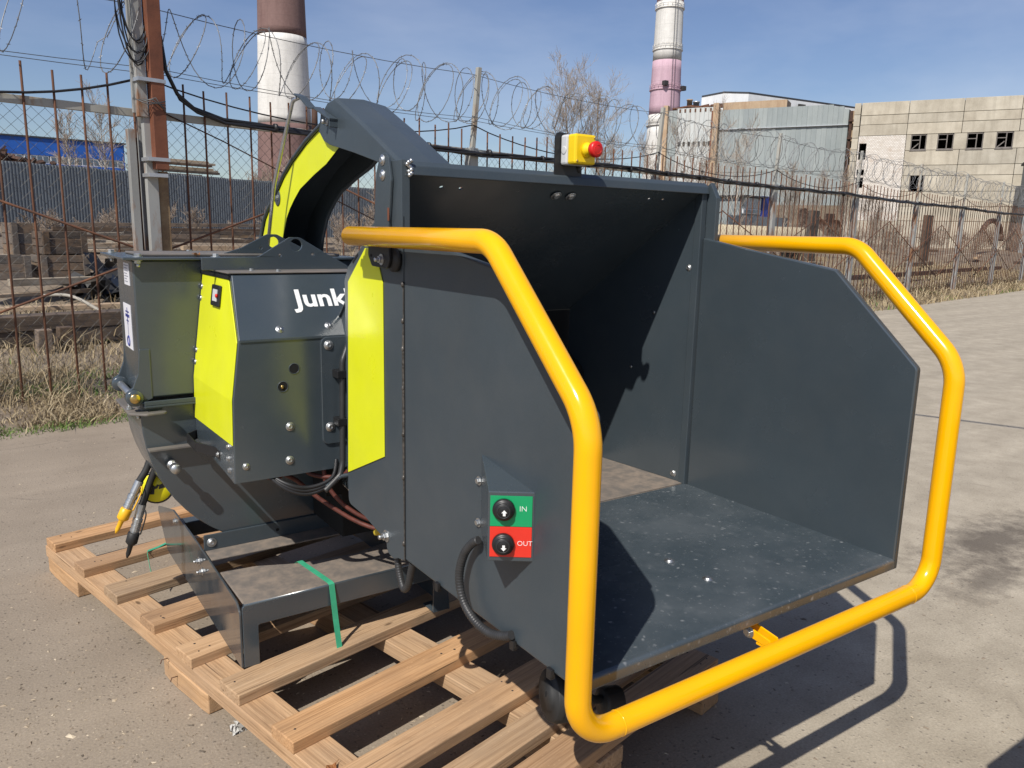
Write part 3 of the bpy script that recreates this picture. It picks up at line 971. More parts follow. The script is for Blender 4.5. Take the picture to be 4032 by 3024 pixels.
# ---- rotor housing: lower drum + upper box, axis along Y
def rotor():
    YA, YB = 2.752, 3.060
    cx, cz, R = .962, .872, .532
    low = []
    for k in range(0, 33):
        a = pi + (pi) * k / 32
        low.append((cx + R * cos(a), max(cz + R * sin(a), .385)))
    poly = [(.430, .925)] + low + [(1.494, .925)]
    b = MB(); b.prism(poly, YP, YA, YB)
    o = b.build("rotor_housing", M['grey_gloss'], chip, .004)
    u = MB(); u.prism([(.436, .938), (1.488, .938), (1.488, 1.384), (.436, 1.384)], YP, YA, YB - .005)
    up = u.build("upper_housing", M['grey_gloss'], o, .005)
    # side flare that sweeps out to the hinge lugs at the left
    for (yy, nm) in ((YA - .003, 0), (YB - .03, 1)):
        s = MB()
        s.prism([(.438, 1.10), (.430, 1.02), (.412, .975), (.395, .962), (.395, .930), (.445, .925), (.47, .935), (.47, 1.10)], YP, yy, yy + .010)
        s.build("hinge_lug", M['grey_gloss'], o, .002)
        kb = MB(); kb.lathe((.414, yy - .016, .943), (0, 1, 0), [(0, .024), (.002, .0265), (.030, .0265), (.032, .024)], 24); kb.build("hinge_eye", M['grey_gloss'], o)
    pin = MB(); pin.cyl((.414, YA - .024, .943), (.414, YB + .03, .943), .0115, 16); pin.build("hinge_pin", M['zinc'], o)
    br = MB(); br.lathe((.414, YA - .0195, .943), (0, -1, 0), [(0, .016), (.004, .0165), (.007, .0125), (.0075, 0)], 18); br.build("brass_cap", M['brass'], o)
    # horizontal split flanges
    l = MB(); l.box((.440, YA - .026, .908), (1.48, YA - .001, .916)); l.box((.440, YA - .026, .916), (1.48, YA - .020, .931)); l.build("split_flange", M['grey'], o, .002)
    # latch leaf below the hinge
    lf = MB(); lf.prism(round_poly([(.392, 3.0), (.392, 2.74), (.44, 2.70), (.50, 2.705), (.507, 2.725), (.46, 2.745), (.44, 3.0)], .012, 3), ZP, .888, .896); lf.build("latch_leaf", M['grey_top'], o, .002)
    bolt(o, (.405, 2.80, .897), (0, 0, 1), .009, NUT); bolt(o, (.425, 2.765, .887), (0, 0, -1), .009, NUT)
    # shelf bar and stud on the drum face
    sh = MB(); sh.box((.443, YA - .034, .762), (.600, YA - .001, .769)); sh.build("face_shelf", M['grey_top'], o, .001)
    st = MB(); st.lathe((.512, YA, .708), (0, -1, 0), [(0, .008), (.018, .008), (.018, .016), (.030, .016), (.030, .0095), (.058, .0095), (.060, .0165), (.084, .0165), (.087, .015)], 18); st.build("stud", M['zinc'], o)
    # top flange
    f = MB(); f.prism([(.405, 2.720), (1.20, 2.720), (1.20, 3.21), (.405, 3.21)], ZP, 1.386, 1.395)
    fl = f.build("top_flange", M['grey_gloss'], o, .002)
    f = MB(); f.prism([(.470, 2.80), (1.15, 2.80), (1.15, 3.10), (.470, 3.10)], ZP, 1.3955, 1.404); f.build("spout_ring_plate", M['grey_top'], o, .003)
    for (x, y) in ((.452, 2.745), (.690, 2.745), (.435, 3.16), (.70, 3.16)):
        bolt(fl, (x, y, 1.395), (0, 0, 1), .0105, HEX); bolt(fl, (x, y, 1.386), (0, 0, -1), .0105, NUT)
    # stickers on the narrow side
    sx = .4345
    w = MB(); w.box((sx, 2.815, 1.300), (sx + .001, 2.915, 1.372)); lb = w.build("type_plate", M['label'], o)
    w = MB()
    for k in range(7):
        ww = (.080, .060, .074, .052, .070, .044, .060)[k]
        w.box((sx - .0006, 2.905 - ww, 1.363 - k * .0088), (sx - .0002, 2.905, 1.3655 - k * .0088))
    w.build("type_plate_print", M['ink_grey'], lb)
    w = MB(); w.box((sx, 2.835, 1.085), (sx + .001, 2.975, 1.235)); lb = w.build("torque_sticker", M['label'], o)
    w = MB()
    w.box((sx - .0006, 2.898, 1.165), (sx - .0002, 2.908, 1.222)); w.box((sx - .0006, 2.870, 1.206), (sx - .0002, 2.936, 1.211)); w.box((sx - .0006, 2.865, 1.190), (sx - .0002, 2.940, 1.200)); w.box((sx - .0006, 2.882, 1.176), (sx - .0002, 2.926, 1.180))
    w.box((sx - .0006, 2.901, 1.128), (sx - .0002, 2.905, 1.166))
    ring = [(sx - .0004, 2.903 + .020 * cos(a), 1.110 + .016 * sin(a)) for a in [2 * pi * k / 20 for k in range(20)]]
    w.tube(ring, .0028, 6, closed=True)
    w.build("torque_sticker_print", M['ink'], lb)
    return o
rot = rotor()

# ---- drive guard (lime side, dark front)
def guard():
    YG, YT, YB = 2.284, 2.420, 2.748
    # cross section in (Y,Z) per X is constant; side leans out in X
    top = [(YB, 1.356), (YT, 1.356)]
    xs = lambda z: .651 - (.651 - .603) * min(1, max(0, (1.356 - z) / .356)) if z > 1.0 else .603 - (.006) * (1.0 - z) / .25
    XR = 1.12
    b = MB()
    prof = [(YB, 1.356), (YT, 1.356), (YG, 1.176), (YG, 1.000), (YG, .752), (YB, .790), (YB, 1.000)]
    vs = [(xs(z), y, z) for y, z in prof] + [(XR, y, z) for y, z in prof]
    n = len(prof)
    fs = [(i, (i + 1) % n, n + (i + 1) % n, n + i) for i in range(n)]
    fs = [f for i, f in enumerate(fs) if i != 4]           # open underneath
    fs += [(0, 1, 2, 3), (0, 3, 6), (3, 4, 5, 6), tuple(range(n, 2 * n))[::-1]]
    b.add(vs, fs)
    # side polygon order: prof indexes: 0 top back,1 top front,2 fold,3 mid front,4 low front,5 low back,6 mid back
    o = b.build("drive_guard", M['grey_gloss'], chip, .003, fixn=True)
    # lime side cover 3 mm proud
    e = .0035
    def sp(y, z): return (xs(z) - e, y, z)
    lv = [sp(YB - .004, 1.340), sp(2.432, 1.340), sp(2.292, 1.168), sp(2.290, 1.000), sp(2.290, .866), sp(YB - .004, .858), sp(YB - .004, 1.000)]
    l = MB()
    k = len(lv)
    back = [(x + .003, y, z) for x, y, z in lv]
    l.add(lv + back, [(0, 6, 3, 2, 1), (6, 5, 4, 3), tuple(k + i for i in (0, 1, 2, 3, 6)), tuple(k + i for i in (6, 3, 4, 5))] + [(i, (i + 1) % k, k + (i + 1) % k, k + i) for i in range(k)])
    lo = l.build("side_cover", M['lime'], o, .001)
    lo["label"] = "lime green side cover"
    # black seal strip under the lid
    s = MB(); s.box((.642, 2.425, 1.342), (.651, 2.744, 1.352)); s.build("seal_strip", M['black'], o)
    # lid with dust
    t = MB(); t.box((.640, 2.415, 1.3575), (1.12, 2.748, 1.3625)); lid = t.build("guard_lid", M['grey_top'], o, .002)
    for (x, y) in ((.69, 2.70), (.735, 2.50), (.80, 2.44)):
        bolt(lid, (x, y, 1.3625), (0, 0, 1), .0065, HEX)
    # switch window
    sw = MB()
    sw.obox((xs(1.285) - .008, 2.535, 1.285), (.0045, 0, -.0006), (0, .046, 0), (.0045, 0, .033))
    swo = sw.build("counter_housing", M['black'], o, .004)
    sw = MB(); sw.obox((xs(1.285) - .0128, 2.530, 1.287), (.0015, 0, -.0002), (0, .024, 0), (.0024, 0, .018)); sw.build("display", M['estop_grey'], swo)
    sw = MB(); sw.lathe((xs(1.285) - .013, 2.503, 1.287), (-1, 0, 0), [(0, .006), (.005, .006), (.006, .004)], 12); sw.build("red_button", M['estop_red'], swo)
    # small dome screws down the far edge of the cover
    for z in (1.300, 1.262, 1.090, 1.050):
        bolt(lo, (xs(z) - e, 2.735, z), (-1, 0, .12), .0068)
    # front bolts, holes
    for (x, z, r) in ((.768, .905, .0095), (.764, .800, .0095), (.632, .800, .0075)):
        bolt(o, (x, YG, z), (0, -1, 0), r)
    for (x, z, r) in ((.786, 1.082, .0155), (.750, 1.030, .0155)):
        h = MB(); h.lathe((x, YG - .0006, z), (0, -1, 0), [(0, r), (.0004, r)], 20, False); h.build("hole", M['shade_black'], o)  # flat near-black disc, the shade of the hole put into its colour
        h = MB(); h.tube([(x + r * cos(q * pi / 12), YG - .0008, z + r * sin(q * pi / 12)) for q in range(24)], .0012, 6, closed=True); h.build("hole_rim", M['grey'], o)
    h = MB(); h.lathe((.748, YG - .0012, 1.030), (0, -1, 0), [(0, .006), (.003, .005)], 10); h.build("bolt_inside", M['brass'], o)
    sl = Vector((0, YT - YG, 1.356 - 1.176)).normalized(); nrm = Vector((0, -sl.z, sl.y))
    p = Vector((.752, YG, 1.176)) + sl * .030
    bolt(o, p, nrm, .0085)
    bolt(o, Vector((.905, YG, 1.176)) + sl * .034, nrm, .0085)
    # fold ledge
    fl = MB(); fl.obox((.875, YG - .0015, 1.172), (.245, 0, 0), (0, .0015, 0), (0, 0, .0025)); fl.build("fold_seam", M['grey'], o)
    # big vertical flange with rounded corners on the right, bolts
    vf = MB(); vf.prism(round_poly([(.868, .835), (.99, .835), (.99, 1.172), (.868, 1.172)], .02, 4), YP, YG - .007, YG - .001); v = vf.build("hinge_flange", M['grey_gloss'], o, .002)
    for z in (1.147, .890):
        bolt(v, (.893, YG - .007, z), (0, -1, 0), .0105)
    # lettering on the sloping face
    org = Vector((.822, YG, 1.176)) + sl * .106 + nrm * .0012
    text_obj("lettering", "Junkk", .086, basis(org, Vector((1.10, 0, 0)), sl, nrm), M['white'], o, .0003, .0022, 1.0)
    # lower left bracket
    bk = MB()
    path = [(.598, 2.74, .800), (.560, 2.70, .800), (.560, 2.58, .798), (.600, 2.50, .797), (.600, 2.44, .797)]
    for i in range(len(path) - 1):
        a, c = Vector(path[i]), Vector(path[i + 1]); dd = (c - a); nn2 = Vector((-dd.y, dd.x, 0)).normalized()
        bk.obox((a + c) / 2, dd / 2 + dd.normalized() * .002, nn2 * .0025, (0, 0, .016))
    bko = bk.build("handle_bracket", M['black'], o, .001)
    bolt(bko, (.596, 2.455, .800), (-1, 0, 0), .006, HEX)
    for (y, z) in ((2.34, .852), (2.34, .815), (2.33, .782)):
        bolt(o, (xs(z), y, z), (-1, 0, 0), .0068, HEX)
    # conduit up the right side with clips
    c = MB()
    pts = fillet([(.955, 2.262, 1.16), (.925, 2.248, 1.10), (.918, 2.245, .78), (.905, 2.235, .742), (.85, 2.23, .70)], [.04, .05, .03], 5)
    fine = []
    for i in range(len(pts) - 1):
        a, d = pts[i], pts[i + 1]; m = max(1, int((d - a).length / .003))
        fine += [a.lerp(d, j / m) for j in range(m)]
    c.tube(fine, .009, 10, rs=[.0085 + .0012 * (i % 2) for i in range(len(fine))]); co = c.build("conduit", M['conduit'], o)
    for z in (1.06, .91):
        cl = MB(); cl.box((.903, 2.236, z - .012), (.934, 2.278, z + .012)); cl.build("conduit_clip", M['black'], co, .002)
    return o
gd = guard()

# ---- lifting plates on the lid
for (nm, pts, y, hole, hr, small) in (("lifting_plate", [(.60, 1.362), (1.085, 1.362), (1.075, 1.374), (.990, 1.421), (.912, 1.466), (.878, 1.466), (.775, 1.403), (.60, 1.400)], 2.555, (.899, 1.441), .020, ((.955, 1.411), (.845, 1.408))),
                                      ("lifting_plate", [(.74, 1.4045), (1.06, 1.4045), (.968, 1.451), (.926, 1.472), (.892, 1.472), (.800, 1.424), (.74, 1.4045)][:-1], 2.83, (.914, 1.444), .019, ((.868, 1.424),))):
    rad = [0, 0, 0, .03, .022, .022, .03, 0] if len(pts) == 8 else [0, 0, .03, .02, .02, .03]
    plate_holes(nm, round_poly(pts, rad, 5), [(hole[0], hole[1], hr)] + [(a, c, .005) for a, c in small], YP, y, y + .008, M['grey_gloss'], chip, .0012)

# ---- spout
def spout():
    xa, w = .968, .150
    outer = [(3.135, 1.400), (3.135, 1.458), (3.085, 1.525), (3.030, 1.565), (2.955, 1.607), (2.847, 1.679), (2.761, 1.721), (2.613, 1.778), (2.47, 1.818), (2.40, 1.835)]
    inner = [(2.905, 1.400), (2.882, 1.462), (2.838, 1.529), (2.800, 1.562), (2.749, 1.595), (2.690, 1.627), (2.56, 1.667), (2.449, 1.696), (2.342, 1.739), (2.31, 1.760)]
    th = .004
    n = len(outer)
    b = MB()
    # near side skin, far side skin, back (outer) skin, inner skin: a closed duct, open at the mouth
    for (x) in (xa, xa + w - th):
        vs = []
        for (y, z) in outer: vs += [(x, y, z), (x + th, y, z)]
        for (y, z) in inner: vs += [(x, y, z), (x + th, y, z)]
        fs = []
        for i in range(n - 1):
            a, c = 2 * i, 2 * (i + 1); d, e = 2 * n + 2 * i, 2 * n + 2 * (i + 1)
            fs += [(a, c, e, d), (a + 1, d + 1, e + 1, c + 1)]
        fs += [(0, 2 * n, 2 * n + 1, 1), (2 * n - 2, 2 * n - 1, 4 * n - 1, 4 * n - 2)]
        b.add(vs, fs)
    ov = [(x, y, z) for (y, z) in outer for x in (xa - .008, xa + w + .008)]
    b.add(ov, [(2 * i, 2 * i + 1, 2 * i + 3, 2 * i + 2) for i in range(n - 1)], True)
    iv = [(x, yi * .3 + y * .7, zi * .3 + z * .7) for (yi, zi), (y, z) in zip(inner, outer) for x in (xa + th, xa + w - th)]
    b.add(iv, [(2 * i, 2 * i + 2, 2 * i + 3, 2 * i + 1) for i in range(n - 1)], True)
    o = b.build("spout", M['grey'], chip, fixn=False)
    # rims along the edges of the duct
    for pts, x in ((outer, xa - .005), (outer, xa + w + .005), (inner, xa + w)):
        r = MB(); r.tube([(x, y, z) for y, z in pts], .007, 8); r.build("edge_rim", M['grey'], o)
    # lime skin
    l = MB(); x = xa - .0015
    m_o = [(y * .93 + yi * .07, z * .93 + zi * .07) for (y, z), (yi, zi) in zip(outer, inner)]
    vs = [(x, y, z) for y, z in m_o] + [(x, y, z) for y, z in inner]
    l.add(vs, [(i, n + i, n + i + 1, i + 1) for i in range(n - 1)])
    lo = l.build("spout_skin", M['lime'], o, fixn=False)
    lo["label"] = "lime green skin of the discharge spout"
    # round boss on the lime skin
    bs = MB(); bs.lathe((x - .0005, 2.925, 1.603), (-1, 0, 0), [(0, .030), (.002, .030), (.0025, .026)], 20); bo = bs.build("pivot_boss", M['grey'], o)
    bolt(bo, (x - .003, 2.918, 1.604), (-1, 0, 0), .007, HEX)
    # deflector flap: hood with chamfered right edge
    D = [(2.445, 1.845), (2.392, 1.872), (2.340, 1.877), (2.15, 1.788), (1.985, 1.705), (1.82, 1.622)]
    low = [(2.470, 1.795), (2.430, 1.765), (2.385, 1.749), (2.20, 1.713), (2.04, 1.678), (1.86, 1.606)]
    rings = []
    for (yt, zt), (yl, zl) in zip(D, low):
        rings.append([(xa - .012, yl, zl), (xa - .012, yt, zt - .004), (xa - .004, yt, zt), (xa + .080, yt, zt + .004), (xa + .150, yt - .003, zt - .008), (xa + w + .012, yt, zt - .022), (xa + w + .012, yl, zl)])
    h = MB(); q = len(rings[0])
    vs = [p for r in rings for p in r]
    fs = []
    for i in range(len(rings) - 1):
        for j in range(q - 1):
            fs.append((i * q + j, i * q + j + 1, (i + 1) * q + j + 1, (i + 1) * q + j))
    fs.append(tuple(range(q)))
    h.add(vs, fs)
    d = h.build("deflector", M['grey'], o, fixn=False)
    sm = d.modifiers.new("solid", 'SOLIDIFY'); sm.thickness = .004; sm.offset = -1
    bv = d.modifiers.new("bevel", 'BEVEL'); bv.width = .004; bv.segments = 2; bv.limit_method = 'ANGLE'; bv.angle_limit = radians(25)
    # dusty cover skin on top is part of the same sheet; pivot bolt and lever
    bolt(d, (xa - .012, 2.385, 1.815), (-1, 0, 0), .0125, NUT)
    lv = MB()
    path = [(2.607, 1.919), (2.560, 1.905), (2.486, 1.866), (2.440, 1.860), (2.315, 1.815)]
    for i in range(len(path) - 1):
        a = Vector((xa - .030, *path[i])); c = Vector((xa - .030, *path[i + 1])); dd = (c - a).normalized(); nn2 = Vector((0, -dd.z, dd.y))
        lv.obox((a + c) / 2, (c - a) / 2 + dd * .003, nn2 * .0035, (.0125, 0, 0))
    lv.obox((xa - .026, 2.318, 1.806), (.016, 0, 0), (0, .003, 0), (0, 0, .014))
    lvo = lv.build("lever_arm", M['grey'], d, .0015)
    hl = MB(); hl.lathe((xa - .043, 2.585, 1.906), (-1, 0, 0), [(0, .0055), (.0006, .0055)], 12, False); hl.build("lever_hole", M['shade_black'], d)
    rd = MB()
    rd.tube(fillet([(xa - .025, 2.600, 1.912), (xa - .035, 2.640, 1.905), (xa - .055, 2.80, 1.640), (xa - .055, 2.905, 1.400)], [.025, .3], 6), .0065, 10)
    rd.build("control_rod", M['zinc'], o)
    return o
spout()

# ---- hopper (fixed) with lime plate, post, rim, funnel
def hopper():
    b = MB()
    wall = [(1.757, .640), (1.795, .634), (1.820, .622), (1.862, .628), (1.868, .657), (2.010, .684), (2.125, .690), (2.125, 1.355), (2.098, 1.393), (2.009, 1.447), (1.942, 1.503), (1.897, 1.532), (1.757, 1.532)]
    b.prism(round_poly(wall, [0, 0, .015, .02, .01, .01, .02, .02, .02, .01, .01, 0, 0], 3), XP, X0, X0 + .006)
    o = b.build("hopper", M['grey'], chip, .002)
    b = MB(); b.prism([(1.757, .640), (2.125, .690), (2.125, 1.355), (1.9, 1.532), (1.757, 1.532)], XP, X1 - .006, X1); b.build("side_wall", M['grey'], o, .002)
    # lime plate
    l = MB(); l.prism(round_poly([(2.117, .788), (2.093, 1.352), (1.975, 1.448), (1.903, 1.450), (1.888, 1.400), (1.868, 1.362), (1.868, .898)][::-1], [0, 0, 0, 0, 0, 0, 0]), XP, X0 - .003, X0 - .0006)
    lo = l.build("side_panel", M['lime'], o, .0008); lo["label"] = "lime green panel on the hopper side"
    # corner post at the near side
    p = MB(); p.prism(round_poly([(1.897, 1.440), (1.897, 1.505), (1.882, 1.634), (1.862, 1.672), (1.846, 1.683), (1.826, 1.683), (1.812, 1.672), (1.797, 1.617), (1.812, 1.506), (1.812, 1.440)][::-1], [0, .02, .02, .012, .01, .01, .01, .02, .02, 0]), XP, X0 - .012, X0 - .004)
    po = p.build("corner_post", M['grey'], o, .002)
    for z in (1.666, 1.630):
        bolt(po, (X0 - .012, 1.842, z), (-1, 0, 0), .0095)
    p = MB(); p.box((X0 - .003, 1.757, 1.440), (X0 + .020, 1.815, 1.664)); p.build("post_channel", M['grey'], o, .002)
    ch = MB(); ch.obox((X0 - .0125, 1.811, 1.535), (.0004, 0, 0), (0, .0045, 0), (0, 0, .016)); ch.build("paint_chip", M['rust_orange'], o)
    sl = MB(); sl.obox((X0 - .0004, 2.045, 1.418), (.0006, 0, 0), (0, .018, -.012), (0, .002, .003)); sl.build("slot", M['shade_black'], o)
    # far post
    p = MB(); p.prism([(1.780, 1.480), (1.780, 1.640), (1.750, 1.664), (1.722, 1.616), (1.722, 1.480)], XP, X1 + .002, X1 + .020); p.build("corner_post", M['grey'], o, .002)
    p = MB(); p.box((X1 - .024, 1.757, .66), (X1 - .002, 1.785, 1.655)); p.build("post_channel", M['grey'], o, .002)
    # rim
    r = MB(); r.prism([(1.748, 1.628), (1.752, 1.650), (1.768, 1.662), (1.800, 1.664), (1.800, 1.655), (1.772, 1.652), (1.760, 1.640), (1.757, 1.628)], XP, X0 + .022, X1 - .003)
    r.build("top_rim", M['grey'], o, .002)
    wd = MB()
    for k in range(9):
        wd.lathe((X0 + .016 + rnd.uniform(-.006, .006), 1.752 + rnd.uniform(-.004, .004), 1.628 + k * .0042), (0, -1, .3), [(-.006, .004), (0, .006), (.004, .003)], 7)
    wd.build("corner_weld", M['zinc'], o)
    # funnel: top sheet, right sheet, left sheet, rear frame, floor
    def sheet(nm, a, c, d, e, mat=M['grey_gloss']):
        s = MB(); vs = [Vector(q) for q in (a, c, d, e)]
        n = (vs[1] - vs[0]).cross(vs[3] - vs[0]).normalized() * .004
        s.add(vs + [q + n for q in vs], [(0, 1, 2, 3), (7, 6, 5, 4), (0, 4, 5, 1), (1, 5, 6, 2), (2, 6, 7, 3), (3, 7, 4, 0)])
        return s.build(nm, mat, o)
    sl_ = Vector((0, 2.34 - 1.760, 1.215 - 1.634)); LS = sl_.length; sl_.normalize(); sn_ = Vector((0, sl_.z, -sl_.y))
    top = plate_holes("funnel_top", [(X0 + .008, 0), (X1 - .008, 0), (1.892, LS), (.948, LS)], [(x, .048, .0058) for x in (1.015, 1.072, 1.742, 1.800)],
                      lambda u, v, w: Vector((u, 1.760, 1.634)) + sl_ * v + sn_ * w, 0, -.004, M['grey_gloss'], o)
    rs = sheet("funnel_side", (X1 - .016, 1.772, .678), (X1 - .016, 1.772, 1.630), (1.885, 2.34, 1.215), (1.885, 2.34, .678))
    ls = sheet("funnel_side", (X0 + .010, 1.772, .678), (.955, 2.34, .678), (.955, 2.34, 1.215), (X0 + .010, 1.772, 1.630))
    fl = sheet("funnel_floor", (X0 + .010, 1.768, .673), (X1 - .016, 1.768, .673), (1.885, 2.34, .673), (.955, 2.34, .673), M['grey_dusty'])
    bk = MB(); bk.box((.90, 2.345, .64), (1.92, 2.355, 1.24)); bk.build("funnel_back", M['shade_black'], o)
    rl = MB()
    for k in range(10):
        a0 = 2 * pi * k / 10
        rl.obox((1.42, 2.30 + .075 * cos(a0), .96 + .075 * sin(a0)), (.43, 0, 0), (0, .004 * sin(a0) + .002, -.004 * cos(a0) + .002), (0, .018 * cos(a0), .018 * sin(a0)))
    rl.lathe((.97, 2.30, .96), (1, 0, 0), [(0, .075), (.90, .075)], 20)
    rl.build("feed_roller", M['shade_black'], o)
    # fasteners seen inside
    slope = (1.215 - 1.634) / (2.34 - 1.760); nn = Vector((0, slope, -1)).normalized()
    def ontop(x, y): return (x, y, 1.634 + slope * (y - 1.760) - .004)
    for x in (1.384, 1.436):
        bolt(top, ontop(x, 1.80), nn, .011)
    bolt(rs, (X1 - .021, 1.800, 1.396), (-1, 0, 0), .0085); bolt(rs, (X1 - .021, 1.812, .700), (-1, 0, 0), .0105)
    for (y, z) in ((1.93, 1.24), (2.02, 1.04)):
        bolt(rs, (X1 - .021 - (y - 1.772) * .095, y, z), (-1, 0, 0), .004)
    # pivot bracket of the guard bar
    pb = MB(); pb.prism(round_poly([(1.911, 1.475), (1.795, 1.475), (1.788, 1.425), (1.800, 1.402), (1.892, 1.405), (1.914, 1.432)], [0, 0, .02, .015, .012, .015], 4), XP, X0 - .022, X0 - .013)
    pbo = pb.build("pivot_bracket", M['black'], o, .002)
    bolt(pbo, (X0 - .022, 1.832, 1.424), (-1, 0, 0), .0095, NUT)
    q = MB(); q.lathe((X0 - .0225, 1.893, 1.432), (-1, 0, 0), [(0, .004), (.0005, .004)], 10, False); q.build("hole", M['shade_black'], pbo)
    q = MB(); q.lathe((X0 - .013, 1.790, 1.425), (1, 0, 0), [(0, .030), (.012, .030), (.012, .024), (.026, .024)], 24); q.build("rubber_bush", M['rubber'], pbo)
    bolt(o, (X0, 1.864, .674), (-1, 0, 0), .0115, NUT)
    # drooping conduit loop at the bottom corner
    c = MB(); cp = [(.905, 1.838, .640), (.903, 1.832, .600), (.903, 1.815, .560), (.902, 1.795, .542), (.902, 1.772, .560), (.902, 1.756, .600), (.902, 1.742, .640)]
    conduit(c, cp, .0095); c.build("conduit_loop", M['conduit'], o)
    return o

def smooth_path(pts, sub=12):
    P = [Vector(p) for p in pts]; out = []
    for i in range(len(P) - 1):
        p0, p1, p2, p3 = P[max(i - 1, 0)], P[i], P[i + 1], P[min(i + 2, len(P) - 1)]
        for k in range(sub):
            t = k / sub
            out.append(.5 * ((2 * p1) + (p2 - p0) * t + (2 * p0 - 5 * p1 + 4 * p2 - p3) * t * t + (3 * p1 - p0 - 3 * p2 + p3) * t ** 3))
    out.append(P[-1])
    return out
def resample(pts, step):
    out = [pts[0]]
    acc = 0
    for i in range(len(pts) - 1):
        a, b = pts[i], pts[i + 1]; L = (b - a).length
        while acc + L >= step:
            t = (step - acc) / L
            a = a.lerp(b, t); L = (b - a).length; acc = 0
            out.append(a)
        acc += L
    return out
def conduit(mb, pts, r, step=.0024):
    q = resample(smooth_path(pts), step)
    mb.tube(q, r, 10, rs=[r * (0.90, 1.06, 1.06)[i % 3] for i in range(len(q))])
hop = hopper()

# ---- folding feed table with two side panels
def table():
    b = MB()
    prof = round_poly([(YF, .646), (YF, ZF), (1.764, ZF), (1.764, ZF - .005), (YF + .028, ZF - .005), (YF + .028, .646)], [.004, .008, 0, 0, 0, 0], 4)
    b.prism(prof, XP, X0 + .004, X1 - .012)
    o = b.build("feed_table", M['grey_floor'], chip, .0012)
    for (x, y) in ((1.427, 1.33), (1.429, 1.203)):
        bolt(o, (x, y, ZF), (0, 0, 1), .0095)
    pn = [(1.752, .646), (1.752, 1.492), (1.275, 1.416), (YF, 1.184), (YF, .646)]
    p = MB(); p.prism(round_poly(pn[::-1], [.006, .02, .05, 0, 0], 4), XP, X0 - .001, X0 + .017)
    near = p.build("side_panel", M['grey'], o, .005); near["label"] = "near side panel carrying the control box"
    p = MB(); p.prism(round_poly(pn[::-1], [.004, .016, .02, 0, 0], 4), XP, X1 - .014, X1 + .006)
    far = p.build("side_panel", M['grey_gloss'], o, .005)
    # weld seam at the near hinge line
    w = MB(); zz = [.642 + .003 * k for k in range(243)]
    patch = [max(0.0, min(1.0, 6 * (vnoise(z * 9.0, 0.5, 4) - .42))) for z in zz]
    w.tube([(X0 - .0015, YH - .001 + rnd.uniform(-.0006, .0006), z) for z in zz], .003, 7, rs=[.0014 + .0030 * p * rnd.uniform(.8, 1.1) for p in patch])
    w.build("weld_seam", M['weld'], near)
    w = MB(); w.box((X0 - .0025, YH - .0085, .642), (X0 - .001, YH - .0045, 1.372)); w.build("seam_gap", M['shade_black'], near)
    for z in (1.365, 1.275, 1.205, 1.105, .985, .870, .690):
        q = MB(); q.lathe((X0 - .003, YH - .001, z - .006), (0, 0, 1), [(0, .002), (.004, .0048), (.010, .0044), (.014, .002)], 8); q.build("hinge_knuckle", M['weld'], near)
    # cable clips along the lower edge
    for y in (1.57, 1.245, 1.115):
        q = MB(); q.box((X0 - .010, y - .008, .640), (X0 - .002, y + .008, .656)); q.box((X0 - .008, y - .004, .632), (X0 + .004, y + .010, .642)); q.build("cable_clip", M['black'], near, .001)
    # gripping bracket for the guard spring under the lip
    sp = MB(); pts = []
    for k in range(90):
        a = k * .7; t = k / 89
        pts.append((1.404 + .0045 * cos(a), 1.085 - t * .062, .618 - t * .012 + .0045 * sin(a)))
    sp.tube(pts, .0011, 5); sp.build("tension_spring", M['zinc'], o)
    hk = MB(); hk.box((1.385, 1.07, .610), (1.425, 1.10, .646)); hk.build("spring_hook", M['grey'], o, .002)
    # castor pair under the table
    cb = MB(); cb.box((1.00, 1.245, .47), (1.05, 1.285, .645)); cb.tube([(.99, 1.265, .478), (1.06, 1.265, .476), (1.13, 1.262, .420), (1.20, 1.26, .405)], .010, 10)
    cbo = cb.build("castor_bracket", M['shade_black'], o, .003)
    for (x, r, w2, wz) in ((1.025, .062, .070, .478), (1.172, .036, .045, .405)):
        wl2 = MB(); pr = []
        k = 8
        for i in range(k + 1):
            t = i / k
            pr += [(t * w2 - .002, r * (.90 if i in (0, k) else .93)), (t * w2 + .002, r * (.94 if i in (0, k) else 1.0))]
        pr = [(0, r * .55), (.004, r * .55)] + [(q2 + .006, rr) for q2, rr in pr] + [(w2 + .010, r * .60), (w2 - .010, r * .55)]
        wl2.lathe((x - w2 / 2, 1.265, wz), (1, -.25, -.1), pr, 24); wl2.build("rubber_wheel", M['rubber'], cbo)
    # corrugated conduit from control box to the lower edge
    c = MB(); conduit(c, [(.868, 1.368, .838), (.864, 1.390, .822), (.858, 1.412, .790), (.855, 1.426, .736), (.856, 1.412, .684), (.860, 1.370, .652), (.866, 1.318, .643), (.872, 1.270, .655), (.876, 1.245, .668)], .0095)
    c.build("conduit", M['conduit'], near)
    return o, near
tab, near_panel = table()

